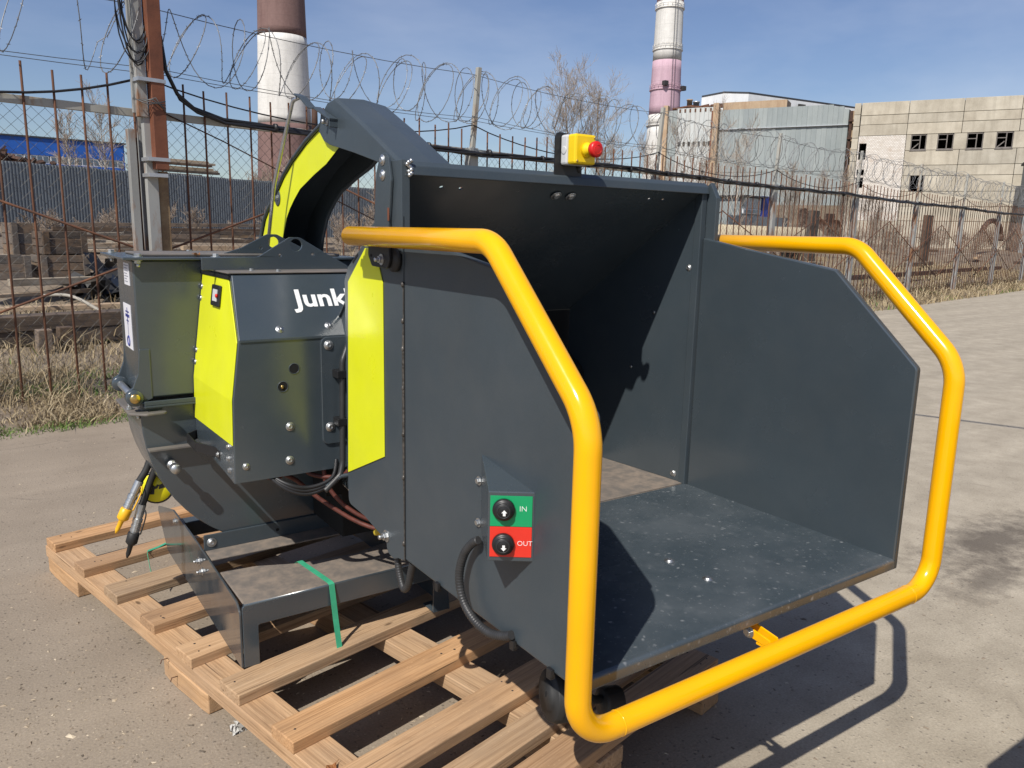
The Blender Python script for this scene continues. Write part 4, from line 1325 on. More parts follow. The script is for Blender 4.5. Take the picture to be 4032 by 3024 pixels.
# ---- control box: three cornered housing turned to the operator
def control_box():
    A = Vector((X0 - .001, 1.385, 0)); Bp = Vector((.8105, 1.243, 0)); Cp = Vector((X0 - .001, 1.190, 0))
    zt, zb = .996, .850
    def P3(p, z): return Vector((p.x, p.y, z))
    b = MB()
    vs = [P3(A, 1.026), P3(Bp, zt), P3(Cp, zt), P3(A, zb + .002), P3(Bp, zb), P3(Cp, zb)]
    b.add(vs, [(0, 2, 1), (3, 4, 5), (1, 2, 5, 4), (0, 1, 4, 3)])
    o = b.build("control_box", M['grey_gloss'], chip, .002)
    ex = (Cp - Bp).normalized(); ez = Vector((0, 0, 1)); nr = ex.cross(ez)
    if nr.y > 0: nr = -nr
    W = (Cp - Bp).length
    def F(u, v, w=0.0): return Bp + ex * u + Vector((0, 0, zb + v)) + nr * w
    Hh = zt - zb
    def rect(u0, u1, v0, v1, w0, w1, nm, mat, bev=.0):
        q = MB(); q.obox(F((u0 + u1) / 2, (v0 + v1) / 2, (w0 + w1) / 2), ex * (u1 - u0) / 2, Vector((0, 0, (v1 - v0) / 2)), nr * (w1 - w0) / 2)
        return q.build(nm, mat, o, bev)
    rect(.004, W - .003, Hh * .510, Hh - .008, .0006, .0016, "in_label", M['green_label'], .0004)
    rect(.004, W - .003, .010, Hh * .503, .0006, .0016, "out_label", M['red_label'], .0004)
    for (v, txt, up) in ((Hh * .755, "IN", True), (Hh * .262, "OUT", False)):
        bt = MB(); bt.lathe(F(.031, v, .0016), nr, [(0, .0225), (.006, .0225), (.008, .021), (.010, .0185), (.010, .0165), (.0155, .0165), (.017, .0150), (.017, .0), ], 28)
        bto = bt.build("push_button", M['black'], o)
        bt = MB(); bt.tube([F(.031 + .0125 * cos(q * pi / 14), v + .0125 * sin(q * pi / 14), .0187) for q in range(28)], .0009, 6, closed=True); bt.build("button_ring", M['conduit'], o)
        s = 1 if up else -1
        ar = [(-.0026, -.0055), (.0026, -.0055), (.0026, .0004), (.0056, .0004), (0, .0066), (-.0056, .0004), (-.0026, .0004)]
        a = MB(); a.prism([(u, s * w2) for u, w2 in ar][::s], lambda u, w2, d, v=v: F(.0325 + u, v - .0025 + w2, d), .0187, .0192); a.build("arrow", M['white'], o)
        m4 = basis(F(.0615 if up else .0585, v + (.0000 if up else .0000) - .0035, .0018), ex, Vector((0, 0, 1)), nr)
        text_obj("button_text", txt, .0155 if up else .0145, m4, M['white'], o, .0002, -.0002, 1.0)
    # tab with bolts at the left
    for z in (.964, .868):
        bolt(o, (X0 - .002, 1.392, z), (-1, 0, 0), .0068, HEX)
    return o
control_box()

# ---- yellow guard bar
def guard_bar():
    xn, xf, r = .828, 2.024, .0242
    zt, zb, yt, yv = 1.480, .602, 1.945, .968
    pts = [(xn, yt, zt), (xn, 1.270, zt), (xn, yv, 1.195), (xn, yv, zb), (xf, yv, zb), (xf, yv, 1.195), (xf, 1.270, zt), (xf, yt, zt)]
    path = fillet(pts, [.10, .13, .085, .085, .13, .10], 14)
    b = MB(); b.tube(path, r, 28)
    o = b.build("guard_bar", M['yellow'], chip, .0)
    for x in (xn, xf):
        bolt(o, (x, yt, zt), (0, 1, 0), .0125, NUT)
    k = MB()
    for s in (-1, 1):
        k.prism([(1.008 - .03, .604), (1.052, .612), (1.060, .622), (1.052, .634), (.985, .624)], lambda u, v, w: (w, u, v), 1.404 + s * .013 - .0025, 1.404 + s * .013 + .0025)
    k.box((1.3895, .985, .600), (1.4185, 1.02, .606))
    ko = k.build("bar_bracket", M['yellow'], o, .001)
    bolt(ko, (1.388, 1.040, .622), (-1, 0, 0), .0095, HEX)
    for (x, y, z, ax) in ((xf - .10, yv, zb, (1, 0, 0)), (xn + .10, yv, zb, (1, 0, 0))):
        w = MB(); a_ = Vector(ax); e1 = a_.orthogonal().normalized(); e2 = a_.cross(e1)
        w.tube([Vector((x, y, z)) + (e1 * cos(q * pi / 14) + e2 * sin(q * pi / 14)) * (r - .0004) for q in range(28)], .0013, 5, closed=True); w.build("weld_ring", M['yellow'], o)
    c = MB(); c.obox((xf - .010, yv - .0225, .655), (.004, 0, .012), (0, .0008, 0), (.003, 0, -.001)); c.build("paint_chip", M['rust_dark'], o)
    return o
guard_bar()

# ---- emergency stop on the rim
def estop():
    p = MB(); p.prism(round_poly([(1.343, 1.642), (1.438, 1.642), (1.438, 1.760), (1.343, 1.768)], [0, 0, .01, .016], 5), YP, 1.757, 1.762)
    o = p.build("emergency_stop", M['black'], chip, .001)
    g = MB(); g.box((1.360, 1.727, 1.680), (1.433, 1.7565, 1.759)); g.build("back_shell", M['estop_grey'], o, .006)
    g = MB(); g.box((1.3605, 1.692, 1.6805), (1.4325, 1.7268, 1.7585)); y = g.build("front_shell", M['estop_yellow'], o, .006)
    g = MB(); g.lathe((1.357 + .0035, 1.741, 1.718), (-1, 0, 0), [(0, .011), (.0012, .011), (.0015, .009)], 20); g.build("knock_out", M['estop_grey'], o)
    g = MB(); g.lathe((1.400, 1.692, 1.717), (0, -1, 0), [(0, .021), (.010, .019), (.016, .014), (.026, .0135)], 24); g.build("collar", M['estop_yellow'], o)
    g = MB(); g.lathe((1.400, 1.666, 1.717), (0, -1, 0), [(0, .014), (.002, .0200), (.010, .0215), (.016, .0205), (.019, .0165), (.020, .0)], 28); rb = g.build("mushroom_button", M['estop_red'], o)
    ring = MB()
    for k in range(3):
        a0 = k * 2 * pi / 3 + .4
        ring.tube([(1.400 + .0115 * cos(a0 + t), 1.6462, 1.717 + .0115 * sin(a0 + t)) for t in (0, .25, .5, .75, 1.0, 1.25, 1.5)], .0007, 5)
    ring.build("turn_arrows", M['estop_yellow'] if 0 else M['red_label'], rb)
    for (x, z) in ((1.4255, 1.7505), (1.368, 1.688)):
        g = MB(); g.lathe((x, 1.6918, z), (0, -1, 0), [(0, .0035), (.0012, .003)], 10); g.build("screw", M['brass'], y)
    c = MB(); c.tube([(1.424, 1.755, 1.683), (1.428, 1.760, 1.668), (1.430, 1.775, 1.655)], .0065, 10); c.build("cable", M['cable'], o)
    return o
estop()

# ---- hydraulic hoses with couplings
def coupling_hose(pts, cap):
    P = [Vector(p) for p in pts]
    b = MB(); b.tube(smooth_path(P[:-3]), .0125, 12)
    o = b.build("hydraulic_hose", M['rubber'], chip)
    a, c, e = P[-4], P[-3], P[-1]
    d = (e - a).normalized(); L = (e - a).length
    k = MB(); k.lathe(a - d * .01, d, [(0, .0150), (.045, .0150), (.046, .0135), (.052, .0135), (.053, .0170), (.066, .0170), (.067, .0150), (.076, .0150), (.077, .0165), (.084, .0165), (.085, .0150), (.092, .0150), (.093, .0165), (.100, .0165), (.102, .0140), (.118, .0140)], 14, False); k.build("coupling", M['zinc'], o)
    q = MB(); q.lathe(a + d * .095, d, [(0, .0175), (.002, .020), (.038, .020), (.044, .014), (.048, .009), (.080, .008), (.095, .003)], 14); q.build("dust_cap", cap, o)
    w = MB(); w.tube(smooth_path([a + d * .0, a + d * .03 + Vector((.02, -.018, .004)), a + d * .10 + Vector((.018, -.02, 0))]), .0025, 6); w.build("cap_strap", cap, o)
coupling_hose([(.50, 2.96, .72), (.470, 2.95, .646), (.445, 2.95, .605), (.438, 2.95, .592), (.41, 2.95, .53), (.39, 2.95, .49), (.365, 2.95, .445)], M['cap_yellow'])
coupling_hose([(.52, 2.93, .70), (.480, 2.95, .600), (.455, 2.95, .535), (.442, 2.95, .504), (.42, 2.95, .45), (.406, 2.95, .397), (.389, 2.95, .34)], M['rubber'])
b = MB(); b.lathe((.505, 2.985, .560), (-.35, -.93, .05), [(0, .058), (.004, .060), (.016, .060), (.017, .057)], 28); so = b.build("manual_canister_lid", M['black'], chip)
b = MB(); b.lathe(Vector((.505, 2.985, .560)) + Vector((-.35, -.93, .05)).normalized() * .0165, (-.35, -.93, .05), [(0, .054), (.002, .053), (.0022, 0)], 28); so2 = b.build("warning_disc", M['warn'], so)
nz_ = Vector((-.35, -.93, .05)).normalized(); nx_ = Vector((-nz_.y, nz_.x, 0)).normalized(); nx_ = nx_ if nx_.x > 0 else -nx_; ny_ = nz_.cross(nx_); ny_ = ny_ if ny_.z > 0 else -ny_
pc_ = Vector((.505, 2.985, .560)) + nz_ * .0190
b = MB()
b.lathe(pc_ + nx_ * -.018 + ny_ * .024, nz_, [(0, .0075), (.0006, .0075)], 12, False)
b.prism([(-.028, -.024), (-.008, -.024), (-.006, -.006), (.004, -.002), (.010, .010), (.004, .012), (-.004, .004), (-.014, .014), (-.026, .012)], lambda u, v, w: pc_ + nx_ * u + ny_ * v + nz_ * w, 0, .0006)
b.prism([(.008, -.006), (.030, .000), (.030, .018), (.010, .010)], lambda u, v, w: pc_ + nx_ * u + ny_ * v + nz_ * w, 0, .0007)
b.build("pictogram", M['black'], so)

# red-brown hoses with yellow sleeves below the drive guard
for pts in ([(.70, 2.50, .86), (.74, 2.34, .765), (.80, 2.33, .715), (.86, 2.30, .655), (.95, 2.24, .585), (1.02, 2.19, .556), (1.10, 2.22, .545)],
            [(.86, 2.42, .88), (.875, 2.31, .765), (.885, 2.30, .700), (.925, 2.27, .635), (.985, 2.23, .588), (1.05, 2.20, .570), (1.14, 2.24, .56)],
            [(.66, 2.46, .86), (.69, 2.36, .765), (.74, 2.33, .735), (.82, 2.36, .80)],
            [(.98, 2.40, .86), (.965, 2.31, .755), (.925, 2.28, .725), (.84, 2.32, .735), (.80, 2.36, .80)]):
    b = MB(); b.tube(smooth_path(pts), .0070, 10); h = b.build("red_hose", M['red_hose'], chip)
    if len(pts) == 7:
        a, c = Vector(pts[5]), Vector(pts[6]); d = (c - Vector(pts[4])).normalized()
        s = MB(); s.lathe(a - d * .02, d, [(0, .017), (.002, .021), (.075, .021), (.077, .016)], 16); s.build("yellow_sleeve", M['sleeve'], h)
b = MB()
for k in range(3):
    b.tube(smooth_path([(.68, 2.36 - .02 * k, .78), (.74, 2.27, .735 - .008 * k), (.81, 2.25, .715 - .01 * k), (.885, 2.25, .735 - .006 * k), (.92, 2.30, .79)]), .0065, 8)
b.build("black_cables", M['cable'], chip)
b = MB(); b.tube([(.86, 2.235, .712), (.905, 2.232, .740), (.96, 2.22, .742)], .0075, 10); b.build("grease_line", M['grey'], chip)
b = MB(); b.box((1.00, 2.46, .44), (1.62, 2.74, .745)); b.box((1.13, 2.36, .66), (1.62, 2.74, 1.30)); b.build("feed_unit", M['shade_black'], chip, .004)  # feed unit boxes, coloured near-black to carry the shade behind the hopper

# ================================================================== STRAPS, LITTER
def strap(name, pts, ws, label):
    b = MB(); P = [Vector(p) for p in pts]
    for i in range(len(P) - 1):
        pass
    W = Vector(ws).normalized() * .0095
    vs = []
    for i, p in enumerate(P):
        t = (P[min(i + 1, len(P) - 1)] - P[max(i - 1, 0)]).normalized()
        n = t.cross(W).normalized() * .0007
        vs += [p - W - n, p + W - n, p + W + n, p - W + n]
    fs = [(0, 1, 2, 3), tuple(4 * (len(P) - 1) + k for k in (3, 2, 1, 0))]
    for i in range(len(P) - 1):
        for k in range(4):
            fs.append((4 * i + k, 4 * i + (k + 1) % 4, 4 * i + 4 + (k + 1) % 4, 4 * i + 4 + k))
    b.add(vs, fs)
    o = b.build(name, M['strap'])
    tag(o, label, "strap")
strap("packing_strap", [(.850, 2.60, .30), (.858, 2.50, .3695), (.884, 2.293, .3690), (.8855, 2.2785, .366), (.886, 2.2765, .350), (.890, 2.262, .25), (.893, 2.235, .135), (.894, 2.232, .118), (.90, 2.29, .116)], (1, .1, 0), "green plastic strap over the front base beam of the chipper")
strap("packing_strap", [(.598, 3.425, .165), (.565, 3.41, .1605), (.520, 3.390, .1600), (.516, 3.375, .1595), (.510, 3.290, .118), (.508, 3.265, .098), (.52, 3.33, .097)], (.2, 1, 0), "green plastic strap at the back slats near the hose couplings")

def leaf(p, rz, sc, label, group=None):
    r = random.Random(int(p[0] * 1000)); vs = []; fs = []
    n = 7
    for i in range(n):
        t = i / (n - 1); w = .5 * sin(pi * t) ** .8 * (1 + .25 * r.uniform(-1, 1)); c = .25 * sin(t * 5 + r.random() * 3)
        for s in (-1, 0, 1):
            vs.append(((t - .5) * 2, s * w, c * .6 + (.35 * abs(s) * (1 + r.uniform(-.5, .5)))))
    for i in range(n - 1):
        for s in (0, 1):
            fs.append((3 * i + s, 3 * i + s + 1, 3 * i + s + 4, 3 * i + s + 3))
    b = MB(); b.add(vs, fs); b.tube([(1, 0, .1), (1.3, .05, .25), (1.7, .0, .3)], .035, 5)
    o = b.build("dry_leaf", M['leaf'], None, 0, Matrix.Translation(Vector(p)) @ Matrix.Rotation(rz, 4, 'Z') @ Matrix.Scale(sc, 4), fixn=False)
    tag(o, label, "leaf", group)
leaf((0.66, 1.735, .125), .6, .022, "curled brown leaf on the near stringer plank of the pallet")
leaf((0.405, 1.66, .004), 1.1, .022, "curled brown leaf on the asphalt at the bottom edge left of the pallet")
leaf((0.700, 2.66, 1.369), .3, .020, "curled brown leaf on the dusty lid above the lime side cover")
leaf((0.640, 2.78, 1.4), 1.9, .018, "dry leaf scrap lying on the bolted top flange")
b = MB(); r_ = random.Random(4); pp = []
for k in range(26):
    p = Vector((r_.uniform(-.05, .05), r_.uniform(-.03, .03), r_.uniform(.0, .035))); p *= .55; a = Vector((r_.uniform(-1, 1), r_.uniform(-1, 1), r_.uniform(-1, 1))).normalized() * .014; c = a.orthogonal().normalized() * .008
    b.add([p - a, p + c, p + a, p - c + a.cross(c).normalized() * .006], [(0, 1, 2), (0, 2, 3)])
o = b.build("plastic_scrap", M['paper'], None, 0, Matrix.Translation(Vector((.560, 2.215, .003))), fixn=False)
tag(o, "crumpled scrap of pale plastic beside the middle pallet block", "litter")

# loose grit, bark and wood chips on the yard (uncountable)
def grit():
    rng = np.random.default_rng(5); k = 5200
    x = rng.uniform(-.6, 3.6, k); y = rng.uniform(.6, 6.2, k)
    near = rng.integers(0, 2, k) == 0
    x = np.where(near, rng.normal(.62, .55, k), x); y = np.where(near, rng.normal(2.4, .9, k), y)
    L = rng.gamma(2.0, .0014, k) + .0010; a = rng.uniform(0, 2 * pi, k); w = L * rng.uniform(.3, .8, k); h = L * rng.uniform(.15, .5, k)
    ex = np.stack([np.cos(a), np.sin(a), np.zeros(k)], 1) * L[:, None]; ey = np.stack([-np.sin(a), np.cos(a), np.zeros(k)], 1) * w[:, None]
    c = np.stack([x, y, np.full(k, .0005)], 1); up = np.zeros((k, 3)); up[:, 2] = h
    V = np.stack([c - ex - ey * .6, c + ex - ey, c + ex * .8 + ey, c - ex * .9 + ey * .7, c + up], 1).reshape(-1, 3)
    o5 = np.arange(k)[:, None] * 5
    F = np.concatenate([o5 + np.array(q) for q in ((0, 1, 4), (1, 2, 4), (2, 3, 4), (3, 0, 4))])
    me = bpy.data.meshes.new("yard_grit"); me.from_pydata(V.tolist(), [], F.tolist())
    at = me.attributes.new("tint", 'FLOAT', 'POINT'); at.data.foreach_set("value", np.repeat(rng.uniform(0, 1, k), 5).astype(np.float32))
    me.materials.append(M['grit'])
    o = bpy.data.objects.new("yard_grit", me); link(o); o["kind"] = "stuff"
    tag(o, "loose grit and pale wood chips scattered on the asphalt", "grit")
grit()

# ================================================================== FENCE
FNO = 7.2
fence = empty("picket_fence", FP(14, FNO, 0), "long rusty rebar picket fence with grey posts along the yard", "fence")
def fpart(mb, name, mat, parent=fence, bevel=0.0, **k): return mb.build(name, mat, parent, bevel, **k)
POSTS = [2.72 - 3.77 + 3.77 * k for k in range(13)]
rotF = Matrix.Rotation(FA, 4, 'Z')
rodm = MB(); rodm.tube([(0, 0, 0), (0, 0, 1)], .0095, 6, rs=[.0095, .0095])
rod_me = rodm.mesh("rod"); rod_me.materials.append(M['rust'])
s = -1.8
while s < 44:
    if min(abs(s - p) for p in POSTS) > .07:
        L = 2.62 + rnd.uniform(-.035, .03)
        mt = Matrix.Translation(FP(s, FNO - .025 + rnd.uniform(-.006, .006), .06)) @ rotF @ Matrix.Rotation(rnd.uniform(-.004, .004), 4, 'Y') @ Matrix.Diagonal((1, 1, L, 1))
        mesh_obj("rod", rod_me, fence, mt)
    s += .203 + rnd.uniform(-.012, .012)
for i, p in enumerate(POSTS):
    b = MB(); c = FP(p, FNO + .02, 1.22)
    b.obox(c, FD * .065, FN * .05, (0, 0, 1.24)); b.build("post", M['post'], fence, .004)
    if i != 1:
        b = MB(); b.obox(FP(p + .06, FNO + .03, 2.86), FD * .028 + Vector((0, 0, 0)), FN * .025, Vector((0, 0, .52)) + FD * .05); b.build("post_extension", M['rail'], fence, .003)
# top rail and the two diagonal zigzags
for i in range(len(POSTS) - 1):
    a, c = POSTS[i] + .055, POSTS[i + 1] - .055
    b = MB(); b.obox(FP((a + c) / 2, FNO, 2.415), FD * (c - a) / 2, FN * .018, (0, 0, .032)); b.build("top_rail", M['rail'], fence, .003)
    mid = (POSTS[i] + POSTS[i + 1]) / 2
    for (za, zb, off) in ((1.92, .55, .012), (.55, 1.92, .024)):
        if i + 2 < len(POSTS):
            nx = (POSTS[i + 1] + POSTS[i + 2]) / 2
            b = MB(); b.tube([FP(mid, FNO - .035 - off, za), FP(nx, FNO - .035 - off, zb)], .0095, 6); b.build("diagonal_bar", M['rust'], fence)
# chain-link netting (uncountable wires): one part
b = MB(); st = .098; z0, z1 = .12, 2.38
s = -4.5
while s < 22:
    for sg in (1, -1):
        a0 = s; a1 = s + sg * (z1 - z0)
        if max(a0, a1) > -2 and min(a0, a1) < 20:
            b.tube([FP(a0, FNO + .012 + sg * .002, z0), FP(a1, FNO + .012 + sg * .002, z1)], .0016, 3, caps=False)
    s += st
nt_ = b.build("chain_link_netting", M['mesh'], fence, fixn=False); nt_["kind"] = "stuff"
# line wires
for (z, sag) in ((2.745, .03), (2.79, .05)):
    b = MB()
    for i in range(len(POSTS) - 1):
        a, c = POSTS[i], POSTS[i + 1]
        pts = [FP(a + (c - a) * t, FNO - .02, z - sag * 4 * t * (1 - t) + .01 * ((i * 7) % 3)) for t in (0, .17, .33, .5, .67, .83, 1)]
        b.tube(pts, .0028, 4, caps=False)
    b.build("line_wire", M['wire'], fence, fixn=False)
b = MB()
for i in range(len(POSTS) - 1):
    a, c = POSTS[i], POSTS[i + 1]
    b.tube([FP(a + (c - a) * t, FNO + .03, 3.29 - .05 * 4 * t * (1 - t)) for t in (0, .17, .33, .5, .67, .83, 1)], .0035, 4, caps=False)
b.build("top_wire", M['wire'], fence, fixn=False)
b = MB(); b.tube([FP(2.9, FNO - .03, 2.43), FP(3.4, FNO - .03, 2.25), FP(4.02, FNO - .03, 2.0), FP(5.4, FNO - .03, 1.45)], .006, 6); b.build("stay_wire", M['rust_dark'], fence)

# razor wire coil
def razor():
    r = random.Random(5)
    b = MB(); pts = []
    s = -2.2; a = 0.0; k = 0
    zc = 3.03; rad = .29; ph = [r.uniform(0, 6) for _ in range(6)]
    while s < 45:
        t = s
        big = 1.35 if s < 2.4 else 1.0
        rr = rad * big * (1 + .10 * sin(t * 1.7 + ph[0]) + .08 * sin(t * 3.9 + ph[1]) + .05 * sin(a * 1.5 + ph[2]))
        cz = zc + .03 * sin(t * 1.1 + ph[3]) + (.10 if s < 2.4 else 0)
        pts.append(FP(s + .16 * sin(a * .5 + ph[4]) + .10 * sin(a), FNO + .03 + rr * .75 * cos(a), cz + rr * sin(a)))
        a += 2 * pi / 20; s += (.42 if s < 2.4 else (.28 if s < 9 else .40)) / 20
    b.tube(pts, .0042, 4, caps=False)
    p2 = []; s = 2.6; a = 2.0
    while s < 45:
        rr = rad * (1 + .10 * sin(s * 2.3 + ph[5]) + .06 * sin(a * 1.5))
        p2.append(FP(s + .12 * sin(a * .5), FNO + .03 + rr * .7 * cos(a), zc + rr * .97 * sin(a)))
        a -= 2 * pi / 20; s += (.46 if s < 9 else .62) / 20
    b.tube(p2, .0042, 4, caps=False)
    pts = pts + p2
    acc = 0.0
    for i in range(1, len(pts) - 1):
        acc += (pts[i] - pts[i - 1]).length
        near = pts[i].length < 16
        if acc > (.055 if near else .12):
            acc = 0
            t = (pts[i + 1] - pts[i - 1]).normalized(); n1 = t.cross(Vector((r.uniform(-1, 1), r.uniform(-1, 1), r.uniform(-1, 1)))).normalized(); n2 = t.cross(n1)
            w = .017; p = pts[i] + (pts[i + 1] - pts[i]) * r.random()
            b.add([p + n1 * w + t * .012, p - t * .006, p - n1 * w - t * .012, p + t * .006], [(0, 1, 3), (1, 2, 3)])
            b.add([p + n2 * w * .6 + t * .012, p - t * .006, p - n2 * w * .6 - t * .012, p + t * .006], [(0, 1, 3), (1, 2, 3)])
    o = b.build("razor_wire_coil", M['razor'], None, fixn=False)
    tag(o, "coil of razor wire running along the top of the fence", "razor wire")
razor()

# black cable bundle tied along the rail
cb_ = empty("cable_bundle", FP(14, FNO - .06, 2.4), "bundle of black cables tied along the fence rail", "cable")
rr_ = random.Random(9)
for k in range(3):
    pts = []; s = 2.95; ph = k * 2.1
    pts += [FP(2.86, FNO - .09, 3.05 - .02 * k), FP(2.89, FNO - .09, 2.78), FP(2.98, FNO - .085, 2.60), FP(3.12, FNO - .08, 2.50)] if k < 2 else [FP(2.93, FNO - .09, 2.7), FP(3.0, FNO - .085, 2.56), FP(3.15, FNO - .08, 2.47)]
    s = 3.4
    while s < 44:
        pts.append(FP(s, FNO - .075 + .018 * cos(s * 1.9 + ph), 2.415 + .022 * sin(s * 2.3 + ph) + .018 * sin(s * .83) - .015 * sin(s * 1.667) ** 2))
        s += .35
    b = MB(); b.tube(pts, .017 if k == 0 else .013, 7); b.build("cable", M['cable'], cb_)
tie = MB(); tie.lathe((0, 0, -.012), (0, 0, 1), [(0, .042), (.024, .042)], 10)
tie_me = tie.mesh("cable_tie"); tie_me.materials.append(M['cable']); 
for k in range(26):
    mt = axis_mtx(FP(3.9 + k * .93, FNO - .075, 2.415), FD)
    mesh_obj("cable_tie", tie_me, cb_, mt)
for k in range(9):       # drooping spare cable between the upper posts
    a, c = POSTS[k + 1], POSTS[k + 2]
    dep = .22 if k < 7 else .1
    b = MB(); b.tube([FP(a + (c - a) * t, FNO + .0, 2.72 - dep * (1 - (2 * t - 1) ** 2) ** .9) for t in [q / 14 for q in range(15)]], .007, 5); b.build("hanging_cable", M['cable'], cb_)
b = MB(); b.tube([FP(-.2 + 2.85 * t, FNO - .04, 2.80 - .12 * t - .30 * (1 - (2 * t - 1) ** 2)) for t in [q / 14 for q in range(15)]], .010, 6); b.build("hanging_cable", M['cable'], cb_)

# ---- pole with red-brown box section strapped to the corner post
pole = empty("service_pole", FP(2.76, 7.0, 0), "red-brown box section pole strapped to the grey fence post", "pole")
b = MB(); b.obox(FP(2.755, 7.0, 3.25), FD * .055, FN * .05, (0, 0, 1.30)); b.build("box_section", M['rust_orange'], pole, .004)
b = MB(); b.obox(FP(2.648, 7.05, 3.30), FD * .040, FN * .035, (0, 0, .93)); b.build("pale_channel", M['post'], pole, .003)
b = MB(); b.obox(FP(2.600, 7.085, 3.40), FD * .012, FN * .015, (0, 0, 1.0)); b.build("thin_pipe", M['post'], pole, .003)
b = MB(); b.obox(FP(2.695, 7.06, 1.24), FD * .046, FN * .03, (0, 0, 1.20)); b.build("grey_plate", M['post'], pole, .003)
b = MB(); b.obox(FP(2.57, 7.12, 1.15), FD * .030, FN * .03, (0, 0, 1.12)); b.build("grey_plate", M['post'], pole, .003)
b = MB(); b.obox(FP(2.795, 7.09, .98), FD * .042, FN * .03, (0, 0, .96)); b.build("brown_plate", M['rust_tan'], pole, .003)
for (z, s0, s1) in ((2.66, 2.60, 2.815), (2.03, 2.64, 2.815), (1.90, 2.64, 2.79)):
    b = MB(); b.obox(FP((s0 + s1) / 2, 7.02, z), FD * ((s1 - s0) / 2 + .004), FN * .076, (0, 0, .015)); b.build("steel_band", M['tie'], pole, .001)
rr_ = random.Random(3)
for k in range(7):
    c = FP(2.56 + .02 * rr_.random(), 6.99, 3.34 - .02 * k); ra = .10 + .08 * rr_.random(); w = .3 + .3 * rr_.random()
    b = MB(); b.tube([c + FD * (-ra * cos(a) * .8 + .05) + FN * (.03 * sin(2 * a + k)) + Vector((0, 0, ra * (1.4 + w) * sin(a) * (1 if sin(a) > 0 else 1.5))) for a in [2 * pi * q / 20 for q in range(20)]], .006, 5, closed=True); b.build("wire_loop", M['cable'], pole, fixn=False)
for k in range(4):
    b = MB(); b.tube([FP(2.58 + .03 * k, 6.99, 2.50), FP(2.66 + .02 * k, 6.93, 2.46 + .02 * k), FP(2.80, 6.93, 2.50 - .03 * k)], .005, 5); b.build("tie_wire", M['wire'], pole)

# ================================================================== YARD JUNK BEHIND THE FENCE
def tz(s, n): return float(terrain(np.array([s]), np.array([n]))[0])
def crate(s, n, z, w, d, h, rz, mat, label):
    e = empty("wooden_crate", FP(s, n, z), label, "crate", "old crates behind the fence")
    ax = FD * cos(rz) + FN * sin(rz); ay = FN * cos(rz) - FD * sin(rz); c0 = FP(s, n, z)
    def bx(nm, u, v, q, hu, hv, hq): 
        b = MB(); b.obox(c0 + ax * u + ay * v + Vector((0, 0, q)), ax * hu, ay * hv, (0, 0, hq)); b.build(nm, mat, e, .003)
    nb = 3; bh = h / nb
    for side in (-1, 1):
        for k in range(nb):
            bx("board", 0, side * (d / 2 - .012), bh * (k + .5), w / 2, .012, bh / 2 - .006)
            bx("board", side * (w / 2 - .012), 0, bh * (k + .5), .012, d / 2 - .026, bh / 2 - .006)
        for q in (-1, 1):
            bx("batten", q * (w / 2 - .05), side * (d / 2 + .014), h / 2, .045, .0135, h / 2)
    bx("bottom", 0, 0, .012, w / 2 - .03, d / 2 - .03, .012)
crate(3.85, 14.0, .62, .70, .5, .37, .0, M['grey_wood'], "grey wooden crate, the lower one of the pair behind the fence")
crate(3.88, 14.05, 1.00, .64, .5, .35, .03, M['dark_wood'], "dark wooden crate stacked on top of the lower grey crate")
crate(3.02, 14.0, .62, .72, .5, .36, -.02, M['grey_wood'], "grey wooden crate at the left frame edge behind the fence")
crate(3.62, 15.2, .95, .42, .5, .52, .05, M['grey_wood'], "tall grey crate end standing behind the stacked crates")

def beam(p, q, w, h, mat, name, label, cat, group, seed, up=None):
    p, q = Vector(p), Vector(q); ex = (q - p).normalized(); ey = Vector((0, 0, 1)).cross(ex).normalized()
    o = wood_piece(name, (p + q) / 2, ex, ey, (q - p).length, w, h, mat, None, seed, .006, .01)
    tag(o, label, cat, group)
    return o
for k, (n, z, s0, s1) in enumerate(((10.0, .38, .8, 4.6), (10.02, .21, 1.1, 5.4), (10.3, .36, 1.2, 5.2))):
    beam(FP(s0, n, z), FP(s1, n + .1, z), .20, .165, M['dark_wood'], "timber_beam", "dark squared timber beam in the low stack close behind the fence", "beam", "dark timber beams behind the fence", 300 + k)
for k, (s, n) in enumerate(((2.38, 9.5), (2.62, 9.62))):
    b = MB(); b.obox(FP(s, n, .16), FD * .07, FN * .07, Vector((.01, 0, .20))); o = b.build("timber_stump", M['dark_wood'] if k else M['grey_wood'], None, .008)
    tag(o, ("pale split timber stump standing before the dark beams", "dark timber stump beside the pale split stump")[k], "stump")
rr_ = random.Random(31)
for k in range(44):
    n = 11.2 + 11.5 * rr_.random(); s = 2.0 + n * .12 + rr_.random() * (3.0 + n * .28)
    L = rr_.uniform(1.2, 3.6); a = rr_.gauss(.0, .22); z = tz(s, n) + .08 + .26 * rr_.random()
    d = (FD * cos(a) + FN * sin(a)) * L / 2
    m_ = (M['pale_wood'], M['grey_wood'], M['pale_wood'])[k % 3]
    lab = "pale dry plank in the scattered timber piles behind the fence" if m_ is M['pale_wood'] else "grey weathered plank in the scattered timber piles behind the fence"
    beam(FP(s, n, z) - d + Vector((0, 0, rr_.uniform(-.05, .05))), FP(s, n, z) + d, rr_.uniform(.12, .22), rr_.uniform(.05, .11), m_, "plank", lab, "plank", "pale planks behind the fence" if m_ is M['pale_wood'] else "grey planks behind the fence", 330 + k)
